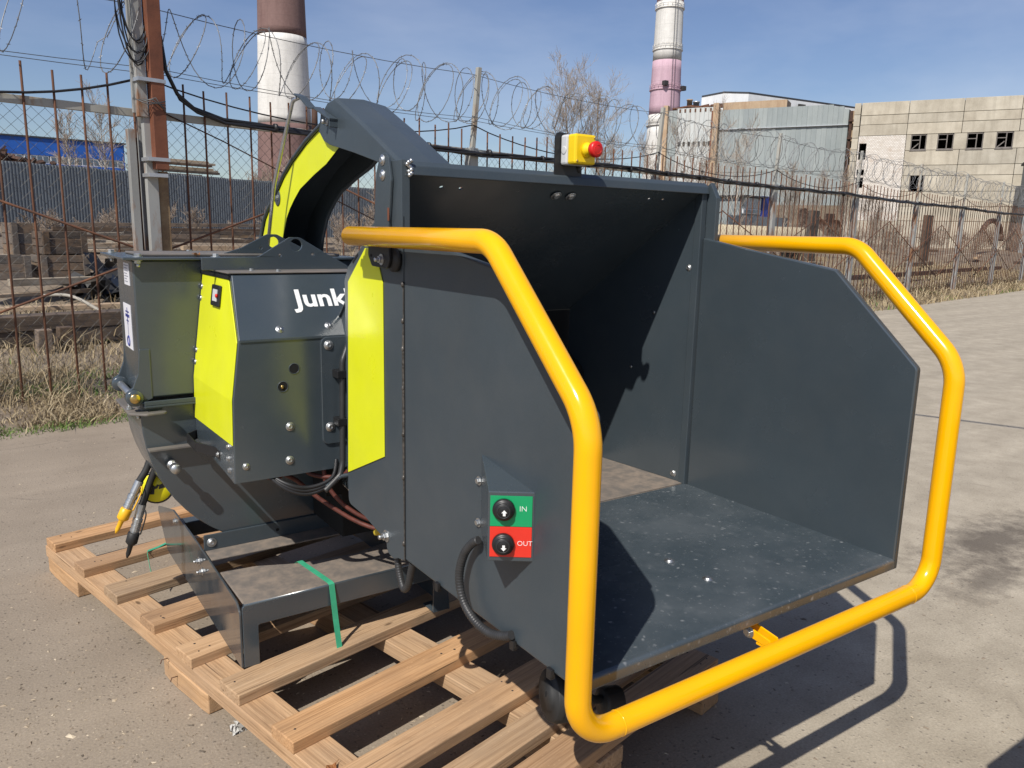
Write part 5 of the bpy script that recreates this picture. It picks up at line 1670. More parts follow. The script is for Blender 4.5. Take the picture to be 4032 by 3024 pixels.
for k in range(7):        # long rails lying in front of the sheet fence
    n = 23.5 + .5 * k; s = 4 + k * .6
    zr = (1.02, 1.06, 1.1, 1.16, 1.2, 1.3, 1.42)[k]
    beam(FP(s, n + (k * 37 % 5) * .2, zr), FP(s + 5.5 + (k * 53 % 7) * .6, n + .5 - (k % 3) * .3, zr + (.10, -.06, .04)[k % 3]), .13, .12, M['dark_wood'] if k % 2 else M['grey_wood'], "long_rail", "long dark rail lying before the grey sheet fence" if k % 2 else "long grey rail lying before the grey sheet fence", "rail", "dark rails before the sheet fence" if k % 2 else "grey rails before the sheet fence", 380 + k)
b = MB(); b.tube(smooth_path([FP(3.1, 12.2, .50), FP(3.3, 11.6, .52), FP(3.55, 11.0, .30), FP(3.7, 10.6, .22), FP(4.1, 10.5, .24)]), .022, 8)
tag(b.build("hose", M['concrete'], None), "pale hose arching down behind the fence below the crates", "hose")
b = MB(); bx_ = []
for k in range(60):
    p = FP(4.35 + rr_.gauss(0, .18), 13.6 + rr_.gauss(0, .5), tz(4.4, 13.6) + .05 + abs(rr_.gauss(0, .22)))
    a = Vector((rr_.uniform(-1, 1), rr_.uniform(-1, 1), rr_.uniform(-.6, .6))) * .25; c = a.orthogonal().normalized() * .16
    b.add([p - a, p + c, p + a, p - c], [(0, 1, 2, 3)])
o = b.build("tarpaulin_heap", M['black'], None, fixn=False); tag(o, "heap of black tarpaulin beside the stacked crates", "tarpaulin")

# ---- grey corrugated sheet fence
cs = empty("sheet_fence", (5.0, 35.4, 1.0), "grey corrugated sheet metal fence behind the timber yard", "fence")
CL, CR = Vector((1.36, 34.2, 0)), Vector((18.4, 39.8, 0)); CD = (CR - CL).normalized(); CN = Vector((CD.y, -CD.x, 0))
for k in range(-11, 22):
    b = MB(); W = 1.12; base = CL + CD * (k * 1.12); nr = 10; vs = []; x = 0
    dz = rnd.uniform(-.03, .03)
    prof = []
    for i in range(nr):
        p = W / nr
        prof += [(i * p, 0), (i * p + p * .42, 0), (i * p + p * .52, .035), (i * p + p * .90, .035)]
    prof.append((W, 0))
    for (u, d) in prof:
        q = base + CD * u + CN * d
        vs += [(q.x, q.y, 1.0), (q.x, q.y, 3.56 + dz)]
    fs = [(2 * i, 2 * i + 2, 2 * i + 3, 2 * i + 1) for i in range(len(prof) - 1)]
    b.add(vs, fs)
    b.build("corrugated_sheet", M['corr'], cs, fixn=False)

# stack of timber behind the sheet fence
rr_ = random.Random(12)
for k in range(9):
    p = FP(17.5 + rr_.uniform(-.4, .4), 45 + (k % 3) * .5, 4.0 + .13 * k)
    beam(p, p + FD * (3.6 + rr_.uniform(-.6, .3)) + FN * .2, .35, .12, M['pale_wood'] if k % 3 else M['dark_wood'], "stacked_board", "board in the stack above the sheet fence beside the pole", "board", "boards stacked above the sheet fence", 420 + k)
b = MB(); b.box((0, 0, 0), (3.4, 1.4, 2.9)); 
o = b.build("board_trestle", M['dark_wood'], None, 0, Matrix.Translation(FP(17.6, 45, 1.2)) @ rotF); tag(o, "dark trestle base under the board stack behind the sheet fence", "trestle")

# ---- blue hall far left
bh = empty("blue_hall", (2, 96, 0), "long blue hall with a white window band beyond the sheet fence", "building")
BR = Vector((15.3, 96.7, 0)); BDr = Vector((-cos(radians(5)), -sin(radians(5)), 0)); BNr = Vector((BDr.y * -1, BDr.x, 0)); BNr = BNr if BNr.y < 0 else -BNr
def BPt(u, off, z): q = BR + BDr * u + BNr * off; return Vector((q.x, q.y, z))
def bbox(nm, u0, u1, o0, o1, z0, z1, mat, parent=None):
    b = MB(); b.obox((BPt((u0 + u1) / 2, (o0 + o1) / 2, (z0 + z1) / 2)), BDr * (u1 - u0) / 2, BNr * (o1 - o0) / 2, (0, 0, (z1 - z0) / 2)); return b.build(nm, mat, parent or bh)
bbox("core_wall", .1, 44.9, -12, -.3, 0, 9.6, M['inside'])
up = bbox("upper_cladding", 0, 45, -.3, 0, 8.1, 9.8, M['blue_wall'])
bbox("roof_edge", -.2, 45.2, -12.2, .15, 9.8, 9.95, M['roof_dark'])
bbox("lower_cladding", 0, 45, -.3, 0, 0, 7.3, M['blue_wall'])
bbox("side_cladding", -.02, .1, -12, 0, 0, 9.8, M['blue_wall'])
for k in range(19):
    w = bbox("window", .15 + k * 2.35, .15 + k * 2.35 + 2.25, -.3, -.05, 7.32, 8.08, M['white'])
    for j in range(4):
        bbox("pane", .22 + k * 2.35 + j * .54, .22 + k * 2.35 + j * .54 + .46, -.05, -.03, 7.40, 8.0, M['pane'], w)
# rust heap at the left frame edge
b = MB(); rr_ = random.Random(8)
for k in range(420):
    u = rr_.gauss(0, 1); q = FP(12.0 + u * 1.3, 60 + rr_.gauss(0, 1.2), 0); z = 5.2 + max(0, 1.0 - .28 * u * u) * rr_.random()
    a = Vector((rr_.uniform(-1, 1), rr_.uniform(-1, 1), rr_.uniform(-1, 1))).normalized() * rr_.uniform(.12, .35); c = a.orthogonal().normalized() * .12
    p = Vector((q.x, q.y, z)); b.obox(p, a, c, a.cross(c).normalized() * .06)
b.obox(FP(12, 60, 2.8), FD * 2.4, FN * 1.5, (0, 0, 2.4))
o = b.build("scrap_heap", M['rust_dark'], None, fixn=False); tag(o, "heap of dark rusty scrap at the left frame edge before the blue hall", "scrap heap")

# ================================================================== CHIMNEYS
def chimney(name, base, lean, bands, label, seg=40):
    e = empty(name, base, label, "chimney")
    for (z0, r0, z1, r1, mat, nm) in bands:
        b = MB(); c0 = Vector(base); n = max(2, int((z1 - z0) / 1.6)); 
        prof = []
        for i in range(n + 1):
            t = i / n; z = z0 + (z1 - z0) * t; r = r0 + (r1 - r0) * t
            prof.append((z, r))
        b.lathe(c0, (0, 0, 1), prof, seg); b.build(nm, mat, e)
    return e
ch1 = chimney("brick_chimney", (64.4, 188.0, 0), 0, [(0, 7.2, 10.7, 6.6, M['ch_pink2'], "faded_base"), (10.7, 6.6, 24.6, 6.05, M['ch_brown'], "brown_band"), (24.6, 6.05, 43.7, 5.42, M['ch_white'], "white_band"), (43.7, 5.42, 75, 4.6, M['ch_brown'], "brown_band")],
              "thick brown chimney with one broad white band behind the spout", 48)
ch2 = chimney("slim_chimney", (113.6, 114.5, 0), 0, [(0, 4.2, 22.2, 3.05, M['ch_white'], "white_band"), (22.2, 3.05, 24.0, 2.95, M['ch_white'], "white_band"), (24.0, 2.95, 33.8, 2.70, M['ch_pink'], "pink_band"), (33.8, 2.70, 44.2, 2.50, M['ch_white'], "white_band"), (44.2, 2.50, 62, 2.2, M['ch_pink'], "pink_band")],
              "slim pink and white striped chimney beside the pale building", 40)
for (z, r) in ((22.2, 3.35), (28.7, 3.05), (35.9, 2.85), (43.2, 2.75)):
    b = MB(); b.lathe((113.6, 114.5, z - .35), (0, 0, 1), [(0, r - .5), (.12, r), (.26, r), (.28, r - .5)], 32, False)
    for k in range(20):
        a = 2 * pi * k / 20; p = Vector((113.6 + (r - .04) * cos(a), 114.5 + (r - .04) * sin(a), z - .1)); b.tube([p, p + Vector((0, 0, .9))], .035, 4)
    for h in (.4, .8):
        b.tube([(113.6 + (r - .04) * cos(2 * pi * k / 32), 114.5 + (r - .04) * sin(2 * pi * k / 32), z + h) for k in range(32)], .035, 4, closed=True)
    b.build("gallery", M['ch_white'] if z not in (28.7,) else M['ch_pink'], ch2, fixn=False)
for (a, dz) in ((3.9, 29.4), (5.4, 28.9)):
    b = MB(); b.obox((113.6 + 3.3 * cos(a), 114.5 + 3.3 * sin(a), dz), (.45, 0, 0), (0, .4, 0), (0, 0, .4)); b.build("floodlight_cage", M['dark_steel'], ch2)
lad = MB(); la = 4.35
for q in (-.25, .25):
    lad.tube([(113.6 + (r_ + .35) * cos(la) - q * sin(la), 114.5 + (r_ + .35) * sin(la) + q * cos(la), z_) for z_, r_ in ((2, 4.1), (22, 3.1), (34, 2.72), (60, 2.25))], .05, 4)
lad.build("ladder", M['dark_steel'], ch2)
b = MB(); b.lathe((69.5, 182.5, 22.5), (0, 0, 1), [(0, .7), (6, .7)], 14); b.lathe((71.5, 182.0, 22.5), (0, 0, 1), [(0, .7), (5.7, .7)], 14)
b.obox((70.5, 182.3, 11.2), (2.5, 0, 0), (0, 2, 0), (0, 0, 11.25))
o = b.build("twin_flue", M['rust_dark'], None); tag(o, "pair of short rusty flues right of the thick chimney", "flue")

# ================================================================== INDUSTRIAL BUILDINGS
WP = Vector((90.11, 44.16, 0)); WU = Vector((0.46947156, -0.88294759, 0)); WN = Vector((-0.88294759, -0.46947156, 0))
def wpt(u, off, z): q = WP + WU * u + WN * off; return Vector((q.x, q.y, z))
def wbox(nm, u0, u1, o0, o1, z0, z1, mat, parent, bev=0.0):
    b = MB(); b.obox(wpt((u0 + u1) / 2, (o0 + o1) / 2, (z0 + z1) / 2), WU * (u1 - u0) / 2, WN * (o1 - o0) / 2, (0, 0, (z1 - z0) / 2)); return b.build(nm, mat, parent, bev)
cb = empty("concrete_hall", wpt(-2, -6, 0), "abandoned hall of stained concrete panels with broken windows at right", "building")
wbox("rear_wall", -12.2, 16.0, -12.2, -12, 0, 16.3, M['inside'], cb); wbox("roof_slab", -12.2, 16.0, -12, -.4, 16.0, 16.3, M['inside'], cb)
wbox("end_wall", -12.3, -12.0, -12, -.36, 0, 16.4, M['panel'], cb); wbox("floor_slab", -12, 16, -12, -.4, 9.9, 10.2, M['inside'], cb); wbox("floor_slab", -12, 16, -12, -.4, 5.3, 5.6, M['inside'], cb)
wbox("end_wall", 14.6, 14.9, -12, -.36, 0, 16.4, M['panel'], cb)
cols = [-11.55, -6.72, -1.42, 3.86, 9.15, 14.5]; rows = [16.5, 15.1, 14.1, 12.9, 11.2, 9.6, 8.5, 6.8, 5.2, 3.6, 1.8, 0]
g = .022
def panel(u0, u1, z0, z1, nm="wall_panel"):
    d = rnd.uniform(-.02, .02)
    wbox(nm, u0 + g, u1 - g, -.34, d, z0 + g, z1 - g, M['panel'], cb, .02)
WIN = [(-6.2, -4.7), (-3.6, -2.1), (-.82, .68), (1.9, 3.4), (4.6, 6.1), (7.2, 8.7), (9.9, 11.4)]
for i in range(len(cols) - 1):
    for j in range(len(rows) - 1):
        z1, z0 = rows[j], rows[j + 1]; u0, u1 = cols[i], cols[i + 1]
        if z1 == 12.9:
            if i == 0: continue
            continue
        if i == 0 and z1 <= 11.2 and z1 > 4: continue
        if i == 1 and z1 == 8.5:
            panel(u0, -5.9, z0, z1); panel(-4.5, u1, z0, z1); continue
        panel(u0, u1, z0, z1)
for k in range(13):
    panel(-12.3, -11.6, 16.5 - (k + 1) * 1.27, 16.5 - k * 1.27, "corner_panel")
edges = [-6.72] + [x for w in WIN for x in w] + [14.5]
for k in range(0, len(edges) - 1, 2):
    panel(edges[k], edges[k + 1], 11.2, 12.9, "pier_panel")
for k, (a, c) in enumerate(WIN):
    w = wbox("window", a, a + .07, -.28, -.05, 11.3, 12.86, M['window_wood'], cb)
    for (u0, u1, z0, z1) in ((c - .07, c, 11.3, 12.86), (a, c, 11.24, 11.34), (a, c, 12.78, 12.86), (a + .84, a + .94, 11.3, 12.8), (a + .07, a + .84, 12.25, 12.33)):
        wbox("window_bar", u0, u1, -.27, -.06, z0, z1, M['window_wood'], w)
    if k % 3 == 0:
        b = MB(); b.obox(wpt(a + .45, -.2, 11.65), WU * .32 + Vector((0, 0, .30)), WN * .02, WU * -.03 + Vector((0, 0, .04))); b.build("broken_bar", M['window_wood'], w)
    wbox("sill", a - .08, c + .08, -.05, .08, 11.14, 11.24, M['window_wood'], w)
# brick infill with openings
def brick(u0, u1, z0, z1):
    b = MB(); b.obox(wpt((u0 + u1) / 2, -.16, (z0 + z1) / 2), WU * (u1 - u0) / 2, WN * .16, (0, 0, (z1 - z0) / 2))
    o = b.build("brick_wall", M['brick'], cb)
    uv = o.data.uv_layers.new(name="UVMap")
    for lp in o.data.loops:
        p = o.data.vertices[lp.vertex_index].co
        uv.data[lp.index].uv = ((p - WP).dot(WU) + .1 * (p - WP).dot(WN), p.z)
U0, U1 = -11.56, -6.74
for (a, c, z0, z1) in ((U0, -11.45, 7.2, 12.88), (-10.68, U1, 7.2, 12.88), (-11.45, -10.68, 12.1, 12.88), (-11.45, -10.68, 9.25, 10.3), (-11.45, -10.68, 8.35, 8.58), (U0, U1, 3.6, 7.2)):
    brick(a, c, z0, z1)
for (z0, z1) in ((10.3, 12.1), (8.58, 9.25), (7.2, 8.35)):
    w = wbox("window", -11.45, -11.40, -.28, -.10, z0, z1, M['window_wood'], cb)
    wbox("window_bar", -11.40, -10.68, -.27, -.10, z0, z0 + .06, M['window_wood'], w)
wbox("door_frame", -5.9, -5.82, -.3, -.02, 6.84, 8.46, M['window_wood'], cb); wbox("door_frame", -4.58, -4.5, -.3, -.02, 6.84, 8.46, M['window_wood'], cb)
# lower annex at the right edge
an = empty("grey_annex", wpt(9, 5, 0), "low grey-blue annex in front of the concrete hall at the right frame edge", "building")
wbox("wall", 4.5, 16, 2.0, 9, 0, 9.2, M['clad'], an); wbox("roof", 4.3, 16.2, 1.8, 9.2, 9.2, 9.4, M['roof_dark'], an)
wbox("opening", 4.9, 5.7, 9.0, 9.04, 7.4, 8.4, M['inside'], an)

# grey clad hall
gh = empty("clad_hall", wpt(-20, -10, 0), "windowless hall clad in pale grey metal sheets left of the concrete hall", "building")
wbox("core_wall", -28.4, -13.1, -20, -4.25, 0, 16.4, M['inside'], gh)
ncol = 26; cw = (28.3 - 13.2) / ncol
for k in range(ncol):
    u0 = -28.3 + k * cw; u1 = u0 + cw - .012
    top = 17.05 if u0 < -15.2 else (16.8 if u0 < -14.0 else 16.5)
    wbox("cladding_sheet", u0, u1, -4.22, -3.86 + .02 * (k % 2), 14.72, top, M['clad'], gh)
    wbox("cladding_sheet", u0, u1, -4.22, -3.98 + .02 * (k % 2), 9.45, 14.66, M['clad'], gh)
    wbox("cladding_sheet", u0, u1, -4.22, -3.99 + .02 * (k % 2), 4.0, 9.40, M['clad'], gh)
wbox("drip_ledge", -28.3, -13.2, -4.2, -3.72, 14.66, 14.74, M['silver'], gh)
wbox("down_pipe", -13.05, -12.75, -4.0, -3.6, 0, 16.2, M['rust_dark'], gh)
wbox("plinth", -28.5, -13.0, -4.3, -3.8, 0, 5.4, M['dirt'], gh)
for k in range(6):
    wbox("pipe_bracket", -13.15, -12.55, -3.9, -3.4, 5 + 2 * k, 5.2 + 2 * k, M['rust_dark'], gh)
wbox("rear_block", -13.0, -12.35, -6, -4.2, 0, 16.3, M['tan_column'], gh)

# pale stained hall with tan columns
ph = empty("pale_hall", wpt(-32, -10, 0), "pale rust-streaked hall with tan columns left of the grey clad hall", "building")
wbox("core_wall", -35.0, -28.5, -20, -4.3, 0, 17.3, M['inside'], ph)
for k in range(8):
    u0 = -33.85 + k * .585
    wbox("cladding_sheet", u0, u0 + .56, -4.28, -3.92, 13.2, 17.5, M['pale_clad'], ph)
    wbox("cladding_sheet", u0, u0 + .56, -4.28, -3.96, 2.0, 13.15, M['pale_clad'], ph)
for k in range(2):
    wbox("cladding_sheet", -35.0 + k * .57, -35.0 + k * .57 + .54, -4.28, -4.0, 2.0, 17.3, M['clad'], ph)
for (a, c) in ((-35.6, -35.02), (-29.15, -28.45)):
    wbox("column", a, c, -4.4, -3.5, 0, 17.9, M['tan_column'], ph, .03)
wbox("rust_pipe", -29.35, -29.17, -3.9, -3.6, 0, 17.0, M['rust_orange'], ph)
for k in range(7):
    wbox("window", -33.6 + k * .66, -33.32 + k * .66, -3.95, -3.86, 12.85, 13.35, M['inside'], ph)
    wbox("window", -33.6 + k * .66, -33.40 + k * .66, -3.95, -3.86, 17.0, 17.4, M['rust'], ph)
    if k % 2: wbox("window", -33.6 + k * .66, -33.32 + k * .66, -3.95, -3.86, 9.3, 9.7, M['inside'], ph)
wbox("roof_coping", -28.3, -20.5, -8, -5.0, 17.2, 18.1, M['tan_column'], ph)
for k, (u, h, r) in enumerate(((-33.2, 1.5, .35), (-32.3, 1.2, .4))):
    b = MB(); b.lathe(wpt(u, -7, 17.4), (0, 0, 1), [(0, r), (h, r), (h, r * 1.2), (h + .15, r * 1.2)], 14); b.build("roof_vent", M['silver'] if k else M['tan_column'], ph)
for k in range(7):
    b = MB(); b.tube([wpt(-35 + k * 1.0, -5.5, 17.7 + .1 * (k % 3)), wpt(-33.4 + k * 1.0, -6.2, 17.9 + .2 * (k % 2))], .16, 8); b.build("roof_pipe", M['rust'], ph)
# white penthouse behind
pt_ = empty("white_penthouse", wpt(-30, -36, 0), "white roofed block rising behind the pale hall", "building")
b = MB()
A_, B_ = wpt(-37.7, -30, 0), wpt(-30.4, -30, 0); ext = (WN * -1 * 30 + WU * 22)
C_ = B_ + ext; D_ = A_ + ext
def V3(p, z): return (p.x, p.y, z)
mid1 = A_.lerp(B_, .48)
b.add([V3(A_, 10), V3(B_, 10), V3(B_, 23.15), V3(mid1, 23.45), V3(A_, 23.0)], [(0, 1, 2, 3, 4)])
b.build("front_wall", M['pent'], pt_)
b = MB(); b.add([V3(B_, 10), V3(C_, 10), V3(C_, 22.8), V3(B_, 23.15)], [(0, 1, 2, 3)]); b.build("side_wall", M['pent'], pt_)
b = MB(); b.add([V3(A_, 23.05), V3(mid1, 23.5), V3(B_, 23.2), V3(C_, 22.85), V3(D_, 22.7), V3(A_, 23.30), V3(mid1, 23.75), V3(B_, 23.45), V3(C_, 23.1), V3(D_, 22.95)],
                [(0, 1, 2, 3, 4), (5, 6, 7, 8, 9), (0, 1, 6, 5), (1, 2, 7, 6), (2, 3, 8, 7), (3, 4, 9, 8), (4, 0, 5, 9)]); b.build("roof", M['roof_dark'], pt_)
for t in (.30, .55, .8):
    q = B_.lerp(C_, t); b = MB(); b.obox((q.x - .3, q.y - .3, 21.9), ext.normalized() * .8, (.12, .12, 0), (0, 0, .6)); b.build("side_window", M['inside'], pt_)

# ================================================================== THINGS BEYOND THE FENCE AT RIGHT
b = MB(); pa, pb2 = FP(27.0, 16.4, 1.42), FP(35.2, 15.9, 1.42)
ax_ = (pb2 - pa).normalized()
b.lathe(pa, ax_, [(0, .30), (.1, .52), (8.0, .52), (8.05, .50), (8.05, .42), (7.4, .40)], 28)
o = b.build("pipe", M['beige_pipe'], None, fixn=False); tag(o, "thick beige pipe lying behind the fence with an open dark end", "pipe")
b = MB(); b.lathe(pa + ax_ * 7.3, ax_, [(0, .42), (.02, .42)], 24, False); c = b.build("pipe_inside", M['shade_black'], o)
for k in range(3):
    q = FP(28 + 2.8 * k, 16.2, 0); b = MB(); b.obox(FP(28 + 2.8 * k, 16.2, .60), FD * .15, FN * .5, (0, 0, .34)); t = b.build("pipe_support", M['dark_wood'], None, .01); tag(t, "dark timber block under the beige pipe", "support", "blocks under the pipe")

hut = empty("louvre_hut", FP(41, 22.5, 1), "small hut with pale louvres and a deep blue side panel", "hut")
def hbox(nm, s0, s1, n0, n1, z0, z1, mat, p=hut, bev=0): 
    b = MB(); b.obox(FP((s0 + s1) / 2, (n0 + n1) / 2, (z0 + z1) / 2), FD * (s1 - s0) / 2, FN * (n1 - n0) / 2, (0, 0, (z1 - z0) / 2)); return b.build(nm, mat, p, bev)
hbox("wall", 39.4, 41.5, 22.1, 24, .8, 3.6, M['clad'])
for k in range(8): hbox("louvre", 39.6, 41.45, 22.02, 22.08, 3.02 + .068 * k, 3.07 + .068 * k, M['silver'])
hbox("blue_panel", 41.53, 42.3, 21.98, 22.1, 2.6, 3.72, M['blue_dark']); hbox("window", 39.5, 41.4, 22.0, 22.08, 2.72, 2.98, M['white']); hbox("window_pane", 39.6, 41.3, 21.97, 21.995, 2.76, 2.94, M['pane'])
hbox("roof", 39.2, 41.8, 21.8, 24.2, 3.6, 3.68, M['roof_dark']); hbox("lower_wall", 38.0, 44.5, 21.9, 22.0, .8, 2.6, M['corr'])
b = MB(); b.obox(FP(36.4, 23, 3.25), FD * 1.2, FN * .04, (0, 0, .12)); b.obox(FP(36.4, 23.1, 2.0), FD * 1.1, FN * .04, (0, 0, 1.2)); o = b.build("blue_rimmed_skip", M['blue_dark'], None); tag(o, "blue edged skip left of the louvre hut", "skip")

for (s, n, z0, z1, w, lab) in ((30.6, 14.0, .6, 2.55, .30, "dark upright timber post above the end of the beige pipe"), (40.6, 13.0, .2, 2.66, .42, "wide dark upright timber board behind the fence at right")):
    b = MB(); b.obox(FP(s, n, (z0 + z1) / 2), FD * w, FN * .10, Vector((0, 0, (z1 - z0) / 2)) + FD * .05); o = b.build("upright_timber", M['dark_wood'], None, .01); tag(o, lab, "timber post")
# rusty sheet wall in front of the halls
rw = empty("rusty_wall", FP(105, 41, 0), "patchwork wall of rusty sheets below the brick part of the concrete hall", "wall")
rr_ = random.Random(77)
for k in range(24):
    s0 = 84 + k * 2.3; h = 4.3 + rr_.uniform(-.9, .7)
    hbox("rusty_sheet", s0, s0 + 2.25, 40 + rr_.uniform(-.1, .1), 40.15, .5, h, M['rust'] if k % 3 else M['rust_dark'], rw)
b = MB(); b.tube([FP(79 + 3.2 * cos(a), 20, 1.6 + 1.7 * sin(a)) for a in [pi * q / 16 for q in range(17)]], .22, 8); o = b.build("rusty_arch", M['rust_dark'], None); tag(o, "rusty arched beam lying behind the fence near the right edge", "arch")
rr_ = random.Random(41)
for k in range(16):
    n = 12 + 8 * rr_.random(); s = 34 + rr_.random() * 26; L = rr_.uniform(1.5, 4); a = rr_.gauss(0, .25)
    z = tz(s, n) + .15 + .25 * rr_.random(); d = (FD * cos(a) + FN * sin(a)) * L / 2
    beam(FP(s, n, z) - d, FP(s, n, z) + d + Vector((0, 0, rr_.uniform(-.1, .2))), .26, .16, M['pale_wood'] if k % 2 else M['dark_wood'], "scrap_timber", "pale scrap timber lying behind the right part of the fence" if k % 2 else "dark scrap timber lying behind the right part of the fence", "timber", "pale scrap timber at right" if k % 2 else "dark scrap timber at right", 460 + k)
for k in range(2):
    beam(FP(23.0 + 9 * k, 9.6 + .2 * k, .36), FP(31.8 + 9 * k, 9.6 + .2 * k, .36), .16, .14, M['rust_dark'], "steel_rail", ("rusty steel rail close behind the fence posts, the nearer length", "rusty steel rail close behind the fence posts, the farther length")[k], "rail", None, 490 + k)

# ================================================================== TREES (bare, early spring)
def grow(rng, p, d, L, r, depth, out, spread, twist=.35, up=.15, maxd=5):
    n = 4; pts = [p.copy()]; dd = d.normalized()
    for i in range(n):
        dd = (dd + Vector((rng.gauss(0, 1), rng.gauss(0, 1), rng.gauss(0, 1))) * twist * .28 + Vector((0, 0, up * .3))).normalized()
        pts.append(pts[-1] + dd * (L / n))
    out.append((depth, pts, r))
    if depth >= maxd: return
    kids = (6, 6, 5, 4, 3)[min(depth, 4)]
    for k in range(kids):
        t = .25 + .75 * (k + rng.random()) / kids
        i = min(int(t * n), n - 1); q = pts[i].lerp(pts[i + 1], t * n - i)
        ax = (pts[i + 1] - pts[i]).normalized(); side = ax.orthogonal().normalized(); side.rotate(Matrix.Rotation(rng.uniform(0, 2 * pi), 3, ax))
        nd = (ax * (1 - spread) + side * spread).normalized()
        grow(rng, q, nd, L * rng.uniform(.42, .66), max(r * .52, .006), depth + 1, out, spread, twist, up, maxd)

def tree(name, base, h, r, seed, label, cat="tree", group=None, spread=.5, maxd=4, stems=1, twig_r=.012, trunk_mat='bark', twig_mat='twig', up=.2, lean=(0, 0), crown0=.3):
    rng = random.Random(seed); base = Vector(base)
    e = empty(name, base, label, cat, group)
    tb, cbm = MB(), MB()
    for sidx in range(stems):
        d = Vector((lean[0] + rng.gauss(0, .10 if stems > 1 else .03), lean[1] + rng.gauss(0, .10 if stems > 1 else .03), 1)).normalized()
        n = 9; pts = [base + Vector((rng.gauss(0, .15), rng.gauss(0, .15), 0)) * (stems > 1)]
        H = h * rng.uniform(.85, 1.0)
        for i in range(n):
            d = (d + Vector((rng.gauss(0, .05), rng.gauss(0, .05), .03))).normalized(); pts.append(pts[-1] + d * H / n)
        tb.tube(pts, r, 7, rs=[r * (1 - .93 * (i / n)) for i in range(n + 1)])
        out = []
        nk = 15
        for k in range(nk):
            t = crown0 + (1 - crown0) * (k + rng.random()) / nk * .98; i = min(int(t * n), n - 1); q = pts[i].lerp(pts[i + 1], t * n - i)
            a = rng.uniform(0, 2 * pi); nd = Vector((cos(a) * spread, sin(a) * spread, 1 - spread * .55)).normalized()
            grow(rng, q, nd, H * rng.uniform(.22, .36) * (1.15 - .6 * t), max(r * .36 * (1.05 - t), twig_r), 1, out, spread, .5, up, maxd)
        for dep, ps, rr in out:
            tip = max(twig_r * (.9 if dep >= maxd else 1.0), rr * .55)
            if dep <= 1: tb.tube(ps, rr, 4, caps=False, rs=[rr + (tip - rr) * i / 4 for i in range(5)])
            else: cbm.tube(ps[::2] if dep >= 3 else ps, rr, 3, caps=False, rs=[max(rr, twig_r) + (twig_r * .7 - max(rr, twig_r)) * i / (2 if dep >= 3 else 4) for i in range(3 if dep >= 3 else 5)])
    tb.build("trunk", M[trunk_mat], e, fixn=False)
    cbm.build("crown", M[twig_mat], e, fixn=False)
    return e
def ray_at(azdeg, dist): return Vector((cos(radians(azdeg)) * dist, sin(radians(azdeg)) * dist, 0))
# the tall twin-stemmed tree behind the emergency stop
tree("bare_tree", FP(64.3, 55, 0), 17.6, .26, 3, "tall bare tree standing left of the slim chimney, its left stem", spread=.50, maxd=4, twig_r=.013, crown0=.30, up=.55)
tree("bare_tree", FP(67.4, 54.5, 0), 17.0, .26, 14, "tall bare tree standing left of the slim chimney, its right stem", spread=.50, maxd=4, twig_r=.013, crown0=.30, up=.55)
# birch saplings between fence and halls
for k, (s, n, h) in enumerate(((37.0, 21, 6.2), (39.3, 24, 7.2), (34.5, 24, 5.4), (44.5, 22, 4.6), (48.5, 22, 4.4), (52, 20, 3.8), (31.5, 20, 4.2), (58, 24, 5.0), (42, 28, 5.5))):
    tree("birch_sapling", FP(s, n, tz(s, n) - .1), h, .055, 50 + k, "slender bare birch sapling between the fence and the halls", "sapling", "birch saplings behind the fence", .42, 3, 1 + k % 2, .007, 'birch', 'twig', .5)
# thin bare trees by the blue hall
for k, (x, y, h) in enumerate(((6.6, 62, 7.0), (8.8, 64, 8.0), (10.2, 61, 6.0))):
    tree("bare_sapling", (x, y, 1.5), h, .09, 80 + k, "thin bare tree in front of the blue hall", "sapling", "thin trees by the blue hall", .42, 3, 1, .013, 'birch', 'twig', .4)
# distant tree line left and around the chimney base: one mass
def treeline(name, spots, label, seed, twig_r, mat='brush'):
    rng = random.Random(seed); b = MB()
    for (p, h) in spots:
        out = []
        for st_ in range(3):
            d = Vector((rng.gauss(0, .22), rng.gauss(0, .22), 1)); grow(rng, Vector(p), d, h * rng.uniform(.5, .75), .05, 1, out, .45, .5, .45, 4)
        for dep, ps, rr in out:
            b.tube(ps[::2], twig_r, 3, caps=False, rs=[twig_r * 1.4, twig_r, twig_r * .6])
    o = b.build(name, M[mat], None, fixn=False); o["kind"] = "stuff"; tag(o, label, "trees")
rr_ = random.Random(2)
spots = []
for k in range(46):
    az = 58 + 32 * rr_.random(); d = 95 + 50 * rr_.random(); p = ray_at(az, d)
    h = 2.6 + 2.4 * rr_.random() + (2.2 if 66 < az < 73 else 0)
    spots.append(((p.x, p.y, 2.0), h))
treeline("distant_trees", spots, "hazy far line of bare trees around the foot of the thick chimney", 5, .028)
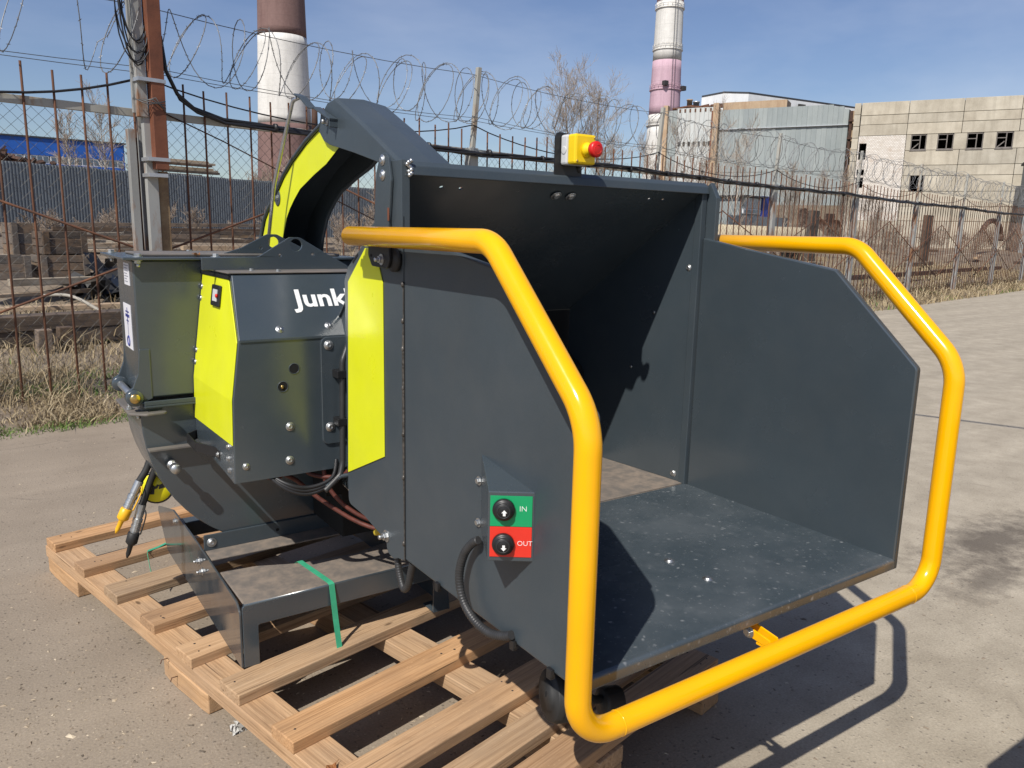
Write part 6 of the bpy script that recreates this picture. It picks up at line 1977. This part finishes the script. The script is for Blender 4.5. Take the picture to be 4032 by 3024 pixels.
# dry brushwood thicket behind the right part of the fence
spots = []
for k in range(75):
    s = 15 + 62 * rr_.random(); n = 15 + (10 + s * .25) * rr_.random()
    if 26 < s < 37 and n < 18: n += 4
    spots.append(((*FP(s, n, 0)[:2], tz(s, n) - .05), rr_.uniform(1.0, 2.6)))
treeline("brushwood", spots, "dense dry brushwood between the fence and the halls", 6, .0065)
spots = []
for k in range(30):
    s = 5 + 16 * rr_.random(); n = 26 + 6 * rr_.random()
    spots.append(((*FP(s, n, 0)[:2], tz(s, n)), rr_.uniform(.5, 1.3)))
treeline("dry_weeds", spots, "dry weeds in front of the grey sheet fence", 9, .006)

# ---- added out of view only to cast shadows: a cable overhead and a crate
b = MB(); c0 = Vector((6.875, 3.558, 0)) + Vector((-.753, -.435, 1)) * 4.6; dd = Vector((.313, -.724, 0)).normalized()
b.tube([c0 + dd * (t - 8) + Vector((0, 0, .0012 * (t - 14) ** 2 - .2)) for t in range(0, 30, 2)], .019, 8)
tag(b.build("shadow_cable", M['cable'], None), "unseen black cable added to cast the thin shadow crossing the asphalt at right", "cable")
crt = empty("shadow_crate", (2.3, -.2, 0), "unseen wooden crate added right of the view to cast the lower right corner shadow", "crate")
for k in range(6):
    for (lo, hi) in (((1.62, -.62, .02 + .155 * k), (3.0, -.60, .165 + .155 * k)), ((1.62, .43, .02 + .155 * k), (3.0, .45, .165 + .155 * k)), ((1.60, -.62, .02 + .155 * k), (1.618, .45, .165 + .155 * k)), ((3.002, -.62, .02 + .155 * k), (3.02, .45, .165 + .155 * k))):
        b = MB(); b.box(lo, hi); b.build("board", M['pale_wood'], crt, .003)
b = MB(); b.box((1.59, -.63, .951), (3.03, .46, .975)); b.build("lid", M['pale_wood'], crt, .003)

# ---- ordinal labels for look-alikes, counted from the left as seen from the yard
ORD = ["first", "second", "third", "fourth", "fifth", "sixth", "seventh", "eighth", "ninth", "tenth", "eleventh", "twelfth", "thirteenth", "fourteenth", "fifteenth",
       "sixteenth", "seventeenth", "eighteenth", "nineteenth", "twentieth", "twenty-first", "twenty-second", "twenty-third", "twenty-fourth", "twenty-fifth", "twenty-sixth", "twenty-seventh", "twenty-eighth", "twenty-ninth", "thirtieth"]
groups = {}
for o in list(scene.objects):
    if o.parent is None and o.get("group"):
        groups.setdefault((o["group"], o["label"]), []).append(o)
for (g_, lab), obs in groups.items():
    if len(obs) < 2: continue
    obs.sort(key=lambda o: -math.atan2(o.matrix_basis.translation.y, o.matrix_basis.translation.x))
    for i, o in enumerate(obs):
        o["label"] = ORD[min(i, 29)] + " from the left: " + lab
